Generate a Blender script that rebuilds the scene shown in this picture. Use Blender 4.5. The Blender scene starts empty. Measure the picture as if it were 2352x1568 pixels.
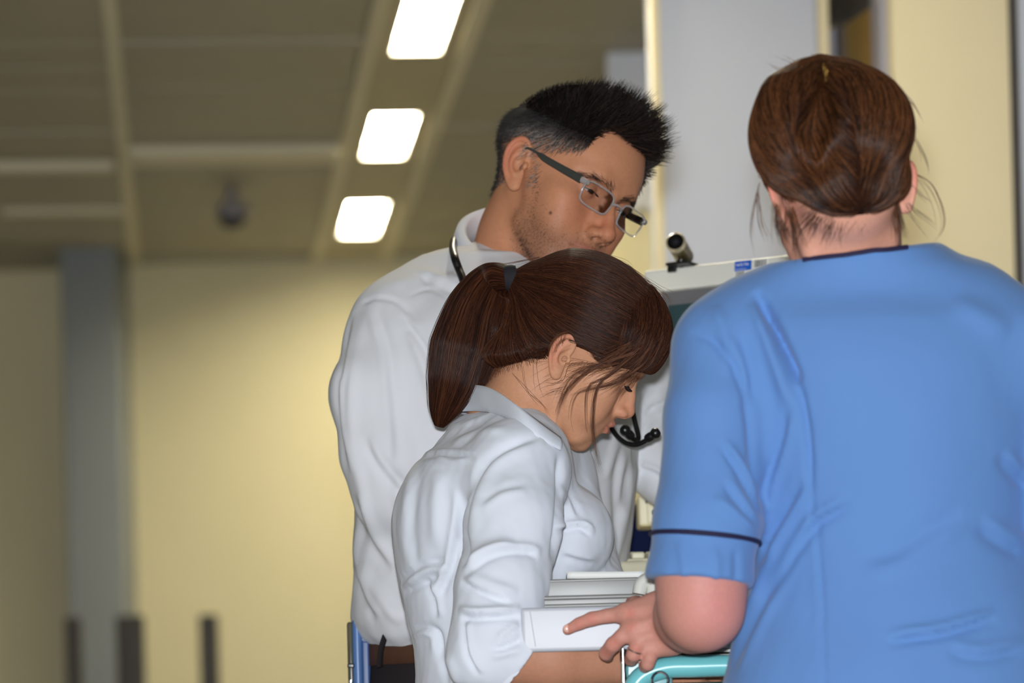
import bpy, math, random
import numpy as np
from mathutils import Matrix, Vector

scene = bpy.context.scene
COL = scene.collection
rng = np.random.default_rng(7)

# ------------------------------------------------------------------ camera
LENS = 135.0
F = 2352 * LENS / 36.0            # focal length in pixels of the 2352 x 1568 frame
PPX, PPY = 1176.0, 1780.0         # principal point (the lens is shifted upwards)
ROLL = math.radians(1.5)
CR, SR = math.cos(ROLL), math.sin(ROLL)
CAMZ = 0.93

cam_data = bpy.data.cameras.new('camera')
cam_data.lens = LENS
cam_data.sensor_width = 36.0
cam_data.shift_y = (PPY - 784.0) / 2352.0
cam_data.clip_end = 100
cam_data.dof.use_dof = True
cam_data.dof.focus_distance = 4.42
cam_data.dof.aperture_fstop = 4.4
cam = bpy.data.objects.new('camera', cam_data)
cam.matrix_world = Matrix(((CR, SR, 0, 0), (0, 0, -1, 0), (-SR, CR, 0, CAMZ), (0, 0, 0, 1)))
COL.objects.link(cam)
scene.camera = cam

# ------------------------------------------------------------------ light
world = bpy.data.worlds.new('world')
scene.world = world
world.use_nodes = True
bg = world.node_tree.nodes['Background']
bg.inputs[0].default_value = (1.0, 0.92, 0.76, 1)
bg.inputs[1].default_value = 0.24

fl = bpy.data.lights.new('camera_flash', 'AREA')
fl.shape = 'RECTANGLE'
fl.size, fl.size_y = 0.09, 0.05
fl.energy = 150
fl.color = (0.92, 0.96, 1.0)
flash = bpy.data.objects.new('camera_flash', fl)
flash.location = (-0.02, 0.02, CAMZ + 0.12)
flash.rotation_euler = (math.radians(96), 0, math.radians(-1))
COL.objects.link(flash)

scene.view_settings.view_transform = 'Standard'
scene.view_settings.look = 'None'
scene.view_settings.gamma = 1.0
scene.view_settings.exposure = 0.0
scene.view_settings.use_curve_mapping = False

cy = scene.cycles
cy.use_light_tree = False
cy.max_bounces = 5
cy.diffuse_bounces = 3
cy.glossy_bounces = 3
cy.transmission_bounces = 6
cy.transparent_max_bounces = 6
cy.caustics_reflective = False
cy.caustics_refractive = False

# ------------------------------------------------------------------ helpers
def P(px, py, Y):
    """point at distance Y from the lens that stands at this place of the reference"""
    u = (px - PPX) / F * Y
    v = (PPY - py) / F * Y
    return np.array((u * CR + v * SR, Y, -u * SR + v * CR + CAMZ))

def pix(V):
    V = np.asarray(V, float)
    x, y, z = V[..., 0], V[..., 1], V[..., 2] - CAMZ
    u = x * CR - z * SR
    v = x * SR + z * CR
    return PPX + u / y * F, PPY - v / y * F

def S(Y):
    return F / Y

def srgb(r, g, b):
    f = lambda c: c / 12.92 if c <= 0.04045 else ((c + 0.055) / 1.055) ** 2.4
    return (f(r / 255), f(g / 255), f(b / 255), 1.0)

def mat(name, color, rough=0.6, metal=0.0, spec=0.5, noise=None, bump=None, emit=None,
        attr=None, sss=0.0, coat=0.0, trans=0.0, alpha=1.0, sheen=0.0, ior=1.45, wave=None, weave=None):
    m = bpy.data.materials.new(name)
    m.use_nodes = True
    nt = m.node_tree
    b = nt.nodes['Principled BSDF']
    b.inputs['Base Color'].default_value = color
    b.inputs['Roughness'].default_value = rough
    b.inputs['Metallic'].default_value = metal
    b.inputs['Specular IOR Level'].default_value = spec
    b.inputs['Coat Weight'].default_value = coat
    b.inputs['Transmission Weight'].default_value = trans
    b.inputs['Alpha'].default_value = alpha
    b.inputs['Sheen Weight'].default_value = sheen
    b.inputs['IOR'].default_value = ior
    if sss:
        b.inputs['Subsurface Weight'].default_value = sss
        b.inputs['Subsurface Radius'].default_value = (1.0, 0.35, 0.2)
        b.inputs['Subsurface Scale'].default_value = 0.006
    tc = nt.nodes.new('ShaderNodeTexCoord')
    src = None
    if attr:
        a = nt.nodes.new('ShaderNodeAttribute')
        a.attribute_name = attr
        src = a.outputs['Color']
    if noise:
        sc, amt = noise[0], noise[1]
        n = nt.nodes.new('ShaderNodeTexNoise')
        n.inputs['Scale'].default_value = sc
        n.inputs['Detail'].default_value = 2
        mp = nt.nodes.new('ShaderNodeMapping')
        if len(noise) > 2:
            mp.inputs['Scale'].default_value = noise[2]
        nt.links.new(tc.outputs['Object'], mp.inputs[0])
        nt.links.new(mp.outputs[0], n.inputs[0])
        r = nt.nodes.new('ShaderNodeMapRange')
        r.inputs[3].default_value = 1 - amt
        r.inputs[4].default_value = 1 + amt
        nt.links.new(n.outputs[0], r.inputs[0])
        mx = nt.nodes.new('ShaderNodeMix')
        mx.data_type = 'RGBA'
        mx.blend_type = 'MULTIPLY'
        mx.inputs[0].default_value = 1
        if src:
            nt.links.new(src, mx.inputs[6])
        else:
            mx.inputs[6].default_value = color
        nt.links.new(r.outputs[0], mx.inputs[7])
        src = mx.outputs[2]
    if src:
        nt.links.new(src, b.inputs['Base Color'])
    if bump or weave:
        bp = nt.nodes.new('ShaderNodeBump')
        if weave:
            # fine woven cloth: two crossed wave textures
            outs = []
            for ax in ('X', 'Z'):
                w = nt.nodes.new('ShaderNodeTexWave')
                w.bands_direction = ax
                w.inputs['Scale'].default_value = weave[0]
                w.inputs['Distortion'].default_value = 0.6
                nt.links.new(tc.outputs['Object'], w.inputs[0])
                outs.append(w.outputs['Fac'])
            ad = nt.nodes.new('ShaderNodeMath')
            ad.operation = 'ADD'
            nt.links.new(outs[0], ad.inputs[0])
            nt.links.new(outs[1], ad.inputs[1])
            nt.links.new(ad.outputs[0], bp.inputs['Height'])
            bp.inputs['Strength'].default_value = weave[1]
            bp.inputs['Distance'].default_value = 0.001
        else:
            n2 = nt.nodes.new('ShaderNodeTexNoise')
            n2.inputs['Scale'].default_value = bump[0]
            n2.inputs['Detail'].default_value = 1
            nt.links.new(tc.outputs['Object'], n2.inputs[0])
            nt.links.new(n2.outputs[0], bp.inputs['Height'])
            bp.inputs['Strength'].default_value = bump[1]
            bp.inputs['Distance'].default_value = bump[2] if len(bump) > 2 else 0.001
        nt.links.new(bp.outputs[0], b.inputs['Normal'])
    if emit:
        b.inputs['Emission Color'].default_value = emit[0]
        b.inputs['Emission Strength'].default_value = emit[1]
    return m

def link(o, parent=None):
    COL.objects.link(o)
    if parent is not None:
        o.parent = parent
    return o

def tag(o, label=None, cat=None, group=None, kind=None):
    if label: o['label'] = label
    if cat: o['category'] = cat
    if group: o['group'] = group
    if kind: o['kind'] = kind
    return o

def empty(name, loc):
    o = bpy.data.objects.new(name, None)
    o.location = loc
    o.empty_display_size = 0.05
    return link(o)

def meshobj(name, V, faces, m, parent=None, smooth=True, cols=None):
    """V in world coordinates; children are stored relative to the parent's place"""
    V = np.asarray(V, float).reshape(-1, 3)
    if parent is not None:
        off = np.zeros(3)
        p = parent
        while p is not None:
            off += np.array(p.location)
            p = p.parent
        V = V - off
    me = bpy.data.meshes.new(name)
    if isinstance(faces, np.ndarray) and faces.ndim == 2:
        n = faces.shape[1]
        me.vertices.add(len(V))
        me.vertices.foreach_set('co', V.astype(np.float32).ravel())
        me.loops.add(faces.size)
        me.loops.foreach_set('vertex_index', faces.astype(np.int32).ravel())
        me.polygons.add(len(faces))
        me.polygons.foreach_set('loop_start', np.arange(0, faces.size, n, dtype=np.int32))
        me.update(calc_edges=True)
    else:
        me.from_pydata([tuple(v) for v in V], [], [tuple(int(i) for i in f) for f in faces])
    if smooth:
        me.polygons.foreach_set('use_smooth', np.ones(len(me.polygons), bool))
    if cols is not None:
        a = me.color_attributes.new('col', 'FLOAT_COLOR', 'POINT')
        c4 = np.ones((len(V), 4), np.float32)
        c4[:, :3] = cols
        a.data.foreach_set('color', c4.ravel())
    me.validate()
    me.materials.append(m)
    o = bpy.data.objects.new(name, me)
    return link(o, parent)

class MB:
    """collects boxes, tubes, lathes; build() links them as one mesh"""
    def __init__(self):
        self.V, self.Fc = [], []
    def add(self, V, faces):
        b = sum(len(v) for v in self.V)
        self.V.append(np.asarray(V, float).reshape(-1, 3))
        self.Fc += [tuple(i + b for i in f) for f in faces]
        return self
    def box(self, c, s, R=None, bev=0.0):
        hx, hy, hz = s[0] / 2, s[1] / 2, s[2] / 2
        if bev <= 0:
            V = np.array([(x, y, z) for x in (-hx, hx) for y in (-hy, hy) for z in (-hz, hz)])
            f = [(0, 1, 3, 2), (4, 6, 7, 5), (0, 4, 5, 1), (2, 3, 7, 6), (0, 2, 6, 4), (1, 5, 7, 3)]
        else:
            # rounded box: subdivided cube pushed onto a rounded surface
            n = 4
            bev = min(bev, hx * .999, hy * .999, hz * .999)
            def ax(h):
                a = [-1 + 0.0]
                t = [math.tan(math.pi / 4 * k / n) for k in range(n + 1)]
                left = [(-(h - bev), -bev * math.sin(math.pi / 2 * (1 - k / n)) ) for k in range(n + 1)]
                return left
            grid = {}
            V, f = [], []
            import itertools
            for axis in range(3):
                for sgn in (-1, 1):
                    o1, o2 = (axis + 1) % 3, (axis + 2) % 3
                    hs = (hx, hy, hz)
                    def coords(h):
                        t = [-(math.tan(math.pi / 4 * (1 - k / n))) for k in range(n + 1)]
                        return [(-(h - bev), q) for q in t] + [((h - bev), -q) for q in reversed(t)]
                    c1, c2 = coords(hs[o1]), coords(hs[o2])
                    idx = {}
                    for i, (b1, q1) in enumerate(c1):
                        for j, (b2, q2) in enumerate(c2):
                            base = [0, 0, 0]
                            dirv = [0, 0, 0]
                            base[axis] = sgn * (hs[axis] - bev)
                            base[o1], base[o2] = b1, b2
                            dirv[axis] = sgn
                            dirv[o1], dirv[o2] = q1, q2
                            L = math.sqrt(sum(d * d for d in dirv))
                            p = tuple(base[k] + bev * dirv[k] / L for k in range(3))
                            key = tuple(round(q, 7) for q in p)
                            if key not in grid:
                                grid[key] = len(V)
                                V.append(p)
                            idx[i, j] = grid[key]
                    for i in range(len(c1) - 1):
                        for j in range(len(c2) - 1):
                            q = (idx[i, j], idx[i + 1, j], idx[i + 1, j + 1], idx[i, j + 1])
                            if len(set(q)) < 3:
                                continue
                            if sgn < 0:
                                q = q[::-1]
                            q2 = []
                            for w in q:
                                if w not in q2:
                                    q2.append(w)
                            f.append(tuple(q2))
            V = np.array(V)
        if R is not None:
            V = V @ np.asarray(R).T
        return self.add(V + np.asarray(c), f)
    def tube(self, pts, r, n=12, cap=True, flat=None):
        pts = np.asarray(pts, float)
        m = len(pts)
        r = np.broadcast_to(np.asarray(r, float), (m,))
        T = np.gradient(pts, axis=0)
        T /= np.linalg.norm(T, axis=1)[:, None] + 1e-12
        up = np.array((0, 0, 1.0)) if abs(T[0][2]) < .9 else np.array((1.0, 0, 0))
        V = []
        for i in range(m):
            a = up - T[i] * np.dot(up, T[i])
            a /= np.linalg.norm(a) + 1e-12
            up = a
            b = np.cross(T[i], a)
            for k in range(n):
                th = 2 * math.pi * k / n
                fl = 1.0 if flat is None else flat
                V.append(pts[i] + r[i] * (math.cos(th) * a + fl * math.sin(th) * b))
        f = []
        for i in range(m - 1):
            for k in range(n):
                f.append((i * n + k, i * n + (k + 1) % n, (i + 1) * n + (k + 1) % n, (i + 1) * n + k))
        if cap:
            f.append(tuple(range(n))[::-1])
            f.append(tuple((m - 1) * n + k for k in range(n)))
        return self.add(V, f)
    def lathe(self, prof, c, axis, n=24, caps=True):
        """prof: list of (distance along axis, radius)"""
        ax = np.asarray(axis, float)
        ax = ax / np.linalg.norm(ax)
        up = np.array((0, 0, 1.0)) if abs(ax[2]) < .9 else np.array((1.0, 0, 0))
        a = up - ax * np.dot(up, ax)
        a /= np.linalg.norm(a)
        b = np.cross(ax, a)
        V = [np.asarray(c) + ax * t + r * (math.cos(2 * math.pi * k / n) * a + math.sin(2 * math.pi * k / n) * b)
             for t, r in prof for k in range(n)]
        f = [(i * n + k, i * n + (k + 1) % n, (i + 1) * n + (k + 1) % n, (i + 1) * n + k)
             for i in range(len(prof) - 1) for k in range(n)]
        if caps:
            f.append(tuple(range(n))[::-1])
            f.append(tuple((len(prof) - 1) * n + k for k in range(n)))
        return self.add(V, f)
    def build(self, name, m, parent=None, smooth=True):
        o = meshobj(name, np.concatenate(self.V), self.Fc, m, parent, smooth=False)
        if smooth:
            try:
                o.data.set_sharp_from_angle(angle=math.radians(38))
            except Exception:
                pass
            o.data.polygons.foreach_set('use_smooth', np.ones(len(o.data.polygons), bool))
        return o

def spline(pts, n):
    """Catmull-Rom through the points, n samples"""
    p = np.asarray(pts, float)
    if len(p) < 3:
        t = np.linspace(0, 1, n)[:, None]
        return p[0] * (1 - t) + p[-1] * t
    q = np.vstack([2 * p[0] - p[1], p, 2 * p[-1] - p[-2]])
    t = np.linspace(0, len(p) - 1 - 1e-9, n)
    i = t.astype(int)
    u = (t - i)[:, None]
    a, b, c, d = q[i], q[i + 1], q[i + 2], q[i + 3]
    return 0.5 * (2 * b + (c - a) * u + (2 * a - 5 * b + 4 * c - d) * u ** 2 + (3 * b - a - 3 * c + d) * u ** 3)

# ------------------------------------------------------------------ implicit surfaces on a grid
def smin(a, b, k):
    if k <= 0:
        return np.minimum(a, b)
    h = np.clip(0.5 + 0.5 * (b - a) / k, 0, 1)
    return b + (a - b) * h - k * h * (1 - h)

class Field:
    def __init__(self, lo, hi, h):
        self.lo = np.asarray(lo, float)
        self.h = h
        self.n = np.ceil((np.asarray(hi, float) - self.lo) / h).astype(int) + 1
        self.ax = [(self.lo[i] + h * np.arange(self.n[i])).astype(np.float32) for i in range(3)]
        self.d = np.full(self.n, 1e3 * h, np.float32)
    def win(self, lo, hi):
        a = np.clip(np.floor((np.asarray(lo) - self.lo) / self.h).astype(int), 0, self.n)
        b = np.clip(np.ceil((np.asarray(hi) - self.lo) / self.h).astype(int) + 1, 0, self.n)
        sl = tuple(slice(int(x), int(y)) for x, y in zip(a, b))
        X = self.ax[0][sl[0]][:, None, None]
        Y = self.ax[1][sl[1]][None, :, None]
        Z = self.ax[2][sl[2]][None, None, :]
        return sl, X, Y, Z
    def put(self, fn, lo, hi, k=0, sub=False):
        sl, X, Y, Z = self.win(lo, hi)
        if any(s.stop <= s.start for s in sl):
            return
        d = fn(X, Y, Z).astype(np.float32)
        if sub:
            self.d[sl] = -smin(-self.d[sl], d, k)
        else:
            self.d[sl] = smin(self.d[sl], d, k)
    def ell(self, c, r, k=0, R=None, sub=False, pad=None):
        c, r = np.asarray(c, float), np.asarray(r, float)
        pad = (k + 4 * self.h) if pad is None else pad
        e = (np.max(r) if R is not None else r) + pad
        def fn(X, Y, Z):
            x, y, z = X - c[0], Y - c[1], Z - c[2]
            if R is not None:
                x, y, z = (R[0][j] * x + R[1][j] * y + R[2][j] * z for j in range(3))
            k0 = np.sqrt((x / r[0]) ** 2 + (y / r[1]) ** 2 + (z / r[2]) ** 2)
            k1 = np.sqrt((x / r[0] ** 2) ** 2 + (y / r[1] ** 2) ** 2 + (z / r[2] ** 2) ** 2)
            return k0 * (k0 - 1) / np.maximum(k1, 1e-9)
        self.put(fn, c - e, c + e, k, sub)
    def cap(self, a, b, ra, rb, k=0, sub=False, sc=None):
        a, b = np.asarray(a, float), np.asarray(b, float)
        pad = max(ra, rb) * (1.0 if sc is None else max(1, 1 / min(sc))) + k + 4 * self.h
        lo, hi = np.minimum(a, b) - pad, np.maximum(a, b) + pad
        s = np.ones(3) if sc is None else np.asarray(sc, float)   # squash of the cross-section, world axes
        ba = (b - a) * s
        bb = max(float(ba @ ba), 1e-12)
        def fn(X, Y, Z):
            x, y, z = (X - a[0]) * s[0], (Y - a[1]) * s[1], (Z - a[2]) * s[2]
            t = np.clip((x * ba[0] + y * ba[1] + z * ba[2]) / bb, 0, 1)
            return np.sqrt((x - ba[0] * t) ** 2 + (y - ba[1] * t) ** 2 + (z - ba[2] * t) ** 2) - (ra + (rb - ra) * t)
        self.put(fn, lo, hi, k, sub)
    def chain(self, pts, rad, k=0, sub=False, sc=None, kin=None):
        """a chain of tapered capsules, blended as one limb into the field"""
        pts = [np.asarray(p, float) for p in pts]
        rad = [float(r) for r in np.broadcast_to(np.asarray(rad, float), (len(pts),))]
        kin = kin if kin is not None else 0.3 * min(rad)
        pad = max(rad) + k + 4 * self.h
        if sc is not None:
            pad = max(rad) * max(1, 1 / min(sc)) + k + 4 * self.h
        lo = np.min(pts, axis=0) - pad
        hi = np.max(pts, axis=0) + pad
        s = np.ones(3) if sc is None else np.asarray(sc, float)
        def fn(X, Y, Z):
            d = None
            for i in range(len(pts) - 1):
                a, b = pts[i], pts[i + 1]
                ba = (b - a) * s
                bb = max(float(ba @ ba), 1e-12)
                x, y, z = (X - a[0]) * s[0], (Y - a[1]) * s[1], (Z - a[2]) * s[2]
                t = np.clip((x * ba[0] + y * ba[1] + z * ba[2]) / bb, 0, 1)
                q = np.sqrt((x - ba[0] * t) ** 2 + (y - ba[1] * t) ** 2 + (z - ba[2] * t) ** 2) \
                    - (rad[i] + (rad[i + 1] - rad[i]) * t)
                d = q if d is None else smin(d, q, kin)
            return d
        self.put(fn, lo, hi, k, sub)
    def loft(self, secs, k=0, n=2.0, sub=False):
        """secs: rows (z, cx, cy, ra, rb, yaw) from low to high; elliptic cross-sections"""
        q = np.asarray(secs, float)
        q = q[np.argsort(q[:, 0])]
        z = q[:, 0]
        zz = np.asarray(self.ax[2])
        cols = []
        # smooth interpolation through the rows
        zs = np.linspace(z[0], z[-1], 40 * len(z))
        tt = np.interp(zs, z, np.arange(len(z)))
        sp = spline(q[:, 1:], 40 * len(z))
        tsp = np.linspace(0, len(z) - 1, 40 * len(z))
        for j in range(5):
            cols.append(np.interp(np.interp(np.clip(zz, z[0], z[-1]), z, np.arange(len(z))), tsp, sp[:, j]).astype(np.float32))
        cx, cy, ra, rb, yw = (c[None, None, :] for c in cols)
        R = max(q[:, 3].max(), q[:, 4].max()) + k + 6 * self.h
        lo = (q[:, 1].min() - R, q[:, 2].min() - R, z[0] - k - 4 * self.h)
        hi = (q[:, 1].max() + R, q[:, 2].max() + R, z[-1] + k + 4 * self.h)
        sl, X, Y, Z = self.win(lo, hi)
        zsl = sl[2]
        cx, cy, ra, rb, yw = (c[:, :, zsl] for c in (cx, cy, ra, rb, yw))
        ca, sa = np.cos(yw), np.sin(yw)
        x, y = X - cx, Y - cy
        a = (x * ca + y * sa) / ra
        b = (-x * sa + y * ca) / rb
        if n == 2.0:
            g = np.sqrt(a * a + b * b)
        else:
            g = (np.abs(a) ** n + np.abs(b) ** n) ** (1.0 / n)
        d = (g - 1) * np.minimum(ra, rb)
        d = np.maximum(d, np.maximum(z[0] - Z, Z - z[-1]))
        d = d.astype(np.float32)
        if sub:
            self.d[sl] = -smin(-self.d[sl], d, k)
        else:
            self.d[sl] = smin(self.d[sl], d, k)
    def sample(self, V):
        g = (np.asarray(V) - self.lo) / self.h
        g = np.clip(g, 0.001, self.n - 1.001)
        i = g.astype(int)
        f = g - i
        d = self.d
        out = 0
        for dx in (0, 1):
            for dy in (0, 1):
                for dz in (0, 1):
                    w = (f[:, 0] if dx else 1 - f[:, 0]) * (f[:, 1] if dy else 1 - f[:, 1]) * (f[:, 2] if dz else 1 - f[:, 2])
                    out = out + w * d[i[:, 0] + dx, i[:, 1] + dy, i[:, 2] + dz]
        return out
    def grad(self, V):
        e = self.h * 1.0
        g = np.stack([self.sample(V + np.eye(3)[j] * e) - self.sample(V - np.eye(3)[j] * e) for j in range(3)], 1)
        return g / (np.linalg.norm(g, axis=1)[:, None] + 1e-9)
    def mesh(self, relax=2):
        """surface nets"""
        d = self.d
        s = d < 0
        nx, ny, nz = d.shape
        c = s[:-1, :-1, :-1].astype(np.int8)
        tot = np.zeros((nx - 1, ny - 1, nz - 1), np.int8)
        for dx in (0, 1):
            for dy in (0, 1):
                for dz in (0, 1):
                    tot += s[dx:nx - 1 + dx, dy:ny - 1 + dy, dz:nz - 1 + dz]
        act = np.argwhere((tot > 0) & (tot < 8))
        idx = np.full((nx - 1, ny - 1, nz - 1), -1, np.int32)
        idx[act[:, 0], act[:, 1], act[:, 2]] = np.arange(len(act))
        pos = np.zeros((len(act), 3))
        cnt = np.zeros(len(act))
        cor = [(a, b, e) for a in (0, 1) for b in (0, 1) for e in (0, 1)]
        for p in cor:
            for axis in range(3):
                if p[axis] == 1:
                    continue
                q = list(p)
                q[axis] = 1
                va = d[act[:, 0] + p[0], act[:, 1] + p[1], act[:, 2] + p[2]]
                vb = d[act[:, 0] + q[0], act[:, 1] + q[1], act[:, 2] + q[2]]
                m = (va < 0) != (vb < 0)
                t = va / np.where(np.abs(va - vb) < 1e-12, 1, va - vb)
                for j in range(3):
                    pos[m, j] += p[j] + (t[m] if j == axis else 0)
                cnt[m] += 1
        pos = pos / cnt[:, None] + act
        V = self.lo + pos * self.h
        quads = []
        for axis in range(3):
            o1, o2 = (axis + 1) % 3, (axis + 2) % 3
            sa = [slice(None)] * 3
            sb = [slice(None)] * 3
            sa[axis] = slice(0, -1)
            sb[axis] = slice(1, None)
            ch = s[tuple(sa)] != s[tuple(sb)]
            e = np.argwhere(ch)
            ok = (e[:, o1] > 0) & (e[:, o2] > 0) & (e[:, o1] < d.shape[o1] - 1) & (e[:, o2] < d.shape[o2] - 1)
            e = e[ok]
            ins = s[tuple(sa)][e[:, 0], e[:, 1], e[:, 2]]
            u1 = np.zeros(3, int); u1[o1] = 1
            u2 = np.zeros(3, int); u2[o2] = 1
            g = lambda w: idx[w[:, 0], w[:, 1], w[:, 2]]
            A, B, C_, D = g(e - u1 - u2), g(e - u2), g(e), g(e - u1)
            q = np.stack([A, B, C_, D], 1)
            q[~ins] = q[~ins][:, ::-1]
            quads.append(q)
        Q = np.concatenate(quads)
        Q = Q[(Q >= 0).all(1)]
        for _ in range(relax):
            acc = np.zeros_like(V)
            ct = np.zeros(len(V))
            for a in range(4):
                for b in ((a + 1) % 4, (a + 3) % 4):
                    for j in range(3):
                        acc[:, j] += np.bincount(Q[:, a], V[Q[:, b], j], len(V))
                    ct += np.bincount(Q[:, a], minlength=len(V))
            V = np.where(ct[:, None] > 0, 0.45 * V + 0.55 * acc / np.maximum(ct, 1)[:, None], V)
        return V, Q

def vnormals(V, Q):
    n = np.cross(V[Q[:, 2]] - V[Q[:, 0]], V[Q[:, 3]] - V[Q[:, 1]])
    N = np.zeros_like(V)
    for a in range(4):
        for j in range(3):
            N[:, j] += np.bincount(Q[:, a], n[:, j], len(V))
    return N / (np.linalg.norm(N, axis=1)[:, None] + 1e-12)

def polydist(px, py, line):
    """distance, parameter 0..1 and signed side from image-plane points to a polyline"""
    line = spline(line, 12 * len(line)) if len(line) > 2 else np.asarray(line, float)
    best = np.full(px.shape, 1e9)
    par = np.zeros(px.shape)
    sg = np.zeros(px.shape)
    m = len(line) - 1
    for i in range(m):
        ax, ay = line[i]
        bx, by = line[i + 1]
        dx, dy = bx - ax, by - ay
        L2 = dx * dx + dy * dy + 1e-9
        t = np.clip(((px - ax) * dx + (py - ay) * dy) / L2, 0, 1)
        ex, ey = px - ax - t * dx, py - ay - t * dy
        dd = np.hypot(ex, ey)
        w = dd < best
        best = np.where(w, dd, best)
        par = np.where(w, (i + t) / m, par)
        sg = np.where(w, np.sign(dx * ey - dy * ex), sg)
    return best, par, sg

def folds(V, N, lines, view=True):
    """push cloth in or out along seams and folds.  line: (points, amplitude m, width px, kind)"""
    px, py = pix(V)
    face = np.clip(-N[:, 1] * 2.5 + 0.25, 0, 1)
    disp = np.zeros(len(V))
    for pts, amp, wid, kind in lines:
        pts = np.asarray(pts, float)
        lo, hi = pts.min(0) - 4 * wid, pts.max(0) + 4 * wid
        w = (px > lo[0]) & (px < hi[0]) & (py > lo[1]) & (py < hi[1]) & (face > 0)
        if not w.any():
            continue
        d, t, sg = polydist(px[w], py[w], pts)
        taper = np.clip(np.minimum(t, 1 - t) * 5, 0, 1) ** 0.7 if kind != 'seam' else 1.0
        x = d / wid
        if kind == 'step':       # raised lip on one side, valley on the other
            f = sg * x * np.exp(-x * x) * 1.6
        else:
            f = np.exp(-x * x)
        disp[w] += amp * f * taper * face[w]
    return V + N * disp[:, None]

def wrinkle(V, N, amp, freq, seed=0, stretch=(1, 1, 1), octv=3):
    r = np.random.default_rng(seed)
    acc = np.zeros(len(V))
    for o in range(octv):
        for _ in range(5):
            k = r.normal(size=3) * freq * 1.9 ** o * np.asarray(stretch)
            acc += np.sin(V @ k + r.uniform(0, 6.28)) / 5 * 0.55 ** o
    return V + N * (amp * acc)[:, None]
# ------------------------------------------------------------------ heads (millimetres; x right, y forward, z up; origin between the ear canals)
def ear(fd, sgn, p):
    """outer ear on one side"""
    s = p.get('ear', 1.0)
    flare = math.radians(p.get('flare', 24))
    tilt = math.radians(12)
    base = np.array((sgn * p.get('earx', 71), p.get('eary', -6.0), p.get('earz', 0.0)))
    ca, sa = math.cos(flare), math.sin(flare)
    ct, st = math.cos(tilt), math.sin(tilt)
    def E(e, g, o=0.0):
        # e: forward(+)/back, g: up, o: outwards from the ear plate
        e, g = (e * ct - g * st) * s, (e * st + g * ct) * s
        b = e - 6
        out = -b * sa * 1.0 + o * ca
        fw = b * ca + o * sa + 6
        return base + np.array((sgn * out, fw, g))
    plate = [E(-4, 14), E(-7, 4), E(-5, -8), E(-1, -20)]
    fd.chain(plate, [14 * s, 14 * s, 11 * s, 8 * s], 3, sc=None) if False else None
    # the thin shell, made of overlapping flat discs
    Rm = np.array([[sgn * ca, sgn * -0, 0], [sa, ca, 0], [0, 0, 1.0]])
    Rm = np.array([[ca * sgn, sa * -sgn, 0], [sa, ca, 0], [0, 0, 1.0]])
    for (e, g, re, rg) in ((-4, 12, 15, 18), (-5, 0, 13.5, 18), (-1, -15, 10, 13), (1, -22, 7.5, 10)):
        fd.ell(E(e, g, 0), (4.2 * s, re * s, rg * s), 2.5, R=Rm)
    # concha hollow and fossa
    fd.ell(E(0, -1, 5.5), (6.0 * s, 8.0 * s, 10.5 * s), 2.0, R=Rm, sub=True)
    fd.ell(E(1, 15, 5.0), (4.0 * s, 9.0 * s, 7.0 * s), 2.0, R=Rm, sub=True)
    # helix rim
    rim = [E(7, 4, 0.5), E(9, 13, 2), E(7, 24, 3), E(0, 30, 3.5), E(-9, 28, 3.5), E(-16.5, 19, 3.2), E(-18.5, 7, 3),
           E(-16.5, -6, 2.6), E(-12, -16, 2), E(-6, -25, 1.5), E(0, -30, 1.5), E(5, -28, 1)]
    fd.chain(spline(rim, 30), np.interp(np.linspace(0, 1, 30), [0, .3, .7, 1], [2.6, 3.4, 3.0, 4.2]) * s, 1.6, kin=1.2)
    # antihelix
    anti = [E(2, 21, 2.2), E(-5, 15, 3), E(-9.5, 5, 3.4), E(-8.5, -6, 3.2), E(-4, -13, 3)]
    fd.chain(spline(anti, 14), 2.7 * s, 2.0, kin=1)
    anti2 = [E(6, 17, 1.5), E(0, 13, 2.6), E(-7, 9, 3)]
    fd.chain(anti2, 2.2 * s, 2.0, kin=1)
    # tragus, antitragus, lobe
    fd.ell(E(9, -2, 3.5), (3.4 * s, 3.4 * s, 5.0 * s), 2.5, R=Rm)
    fd.ell(E(-2, -14, 3.0), (2.6 * s, 4 * s, 3 * s), 2.5, R=Rm)
    fd.ell(E(1, -24, 1.0), (4.6 * s, 7.5 * s, 8.0 * s), 3, R=Rm)
    fd.ell(E(4, -3, -1), (5 * s, 3.2 * s, 4.0 * s), 1.2, R=Rm, sub=True)

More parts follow.
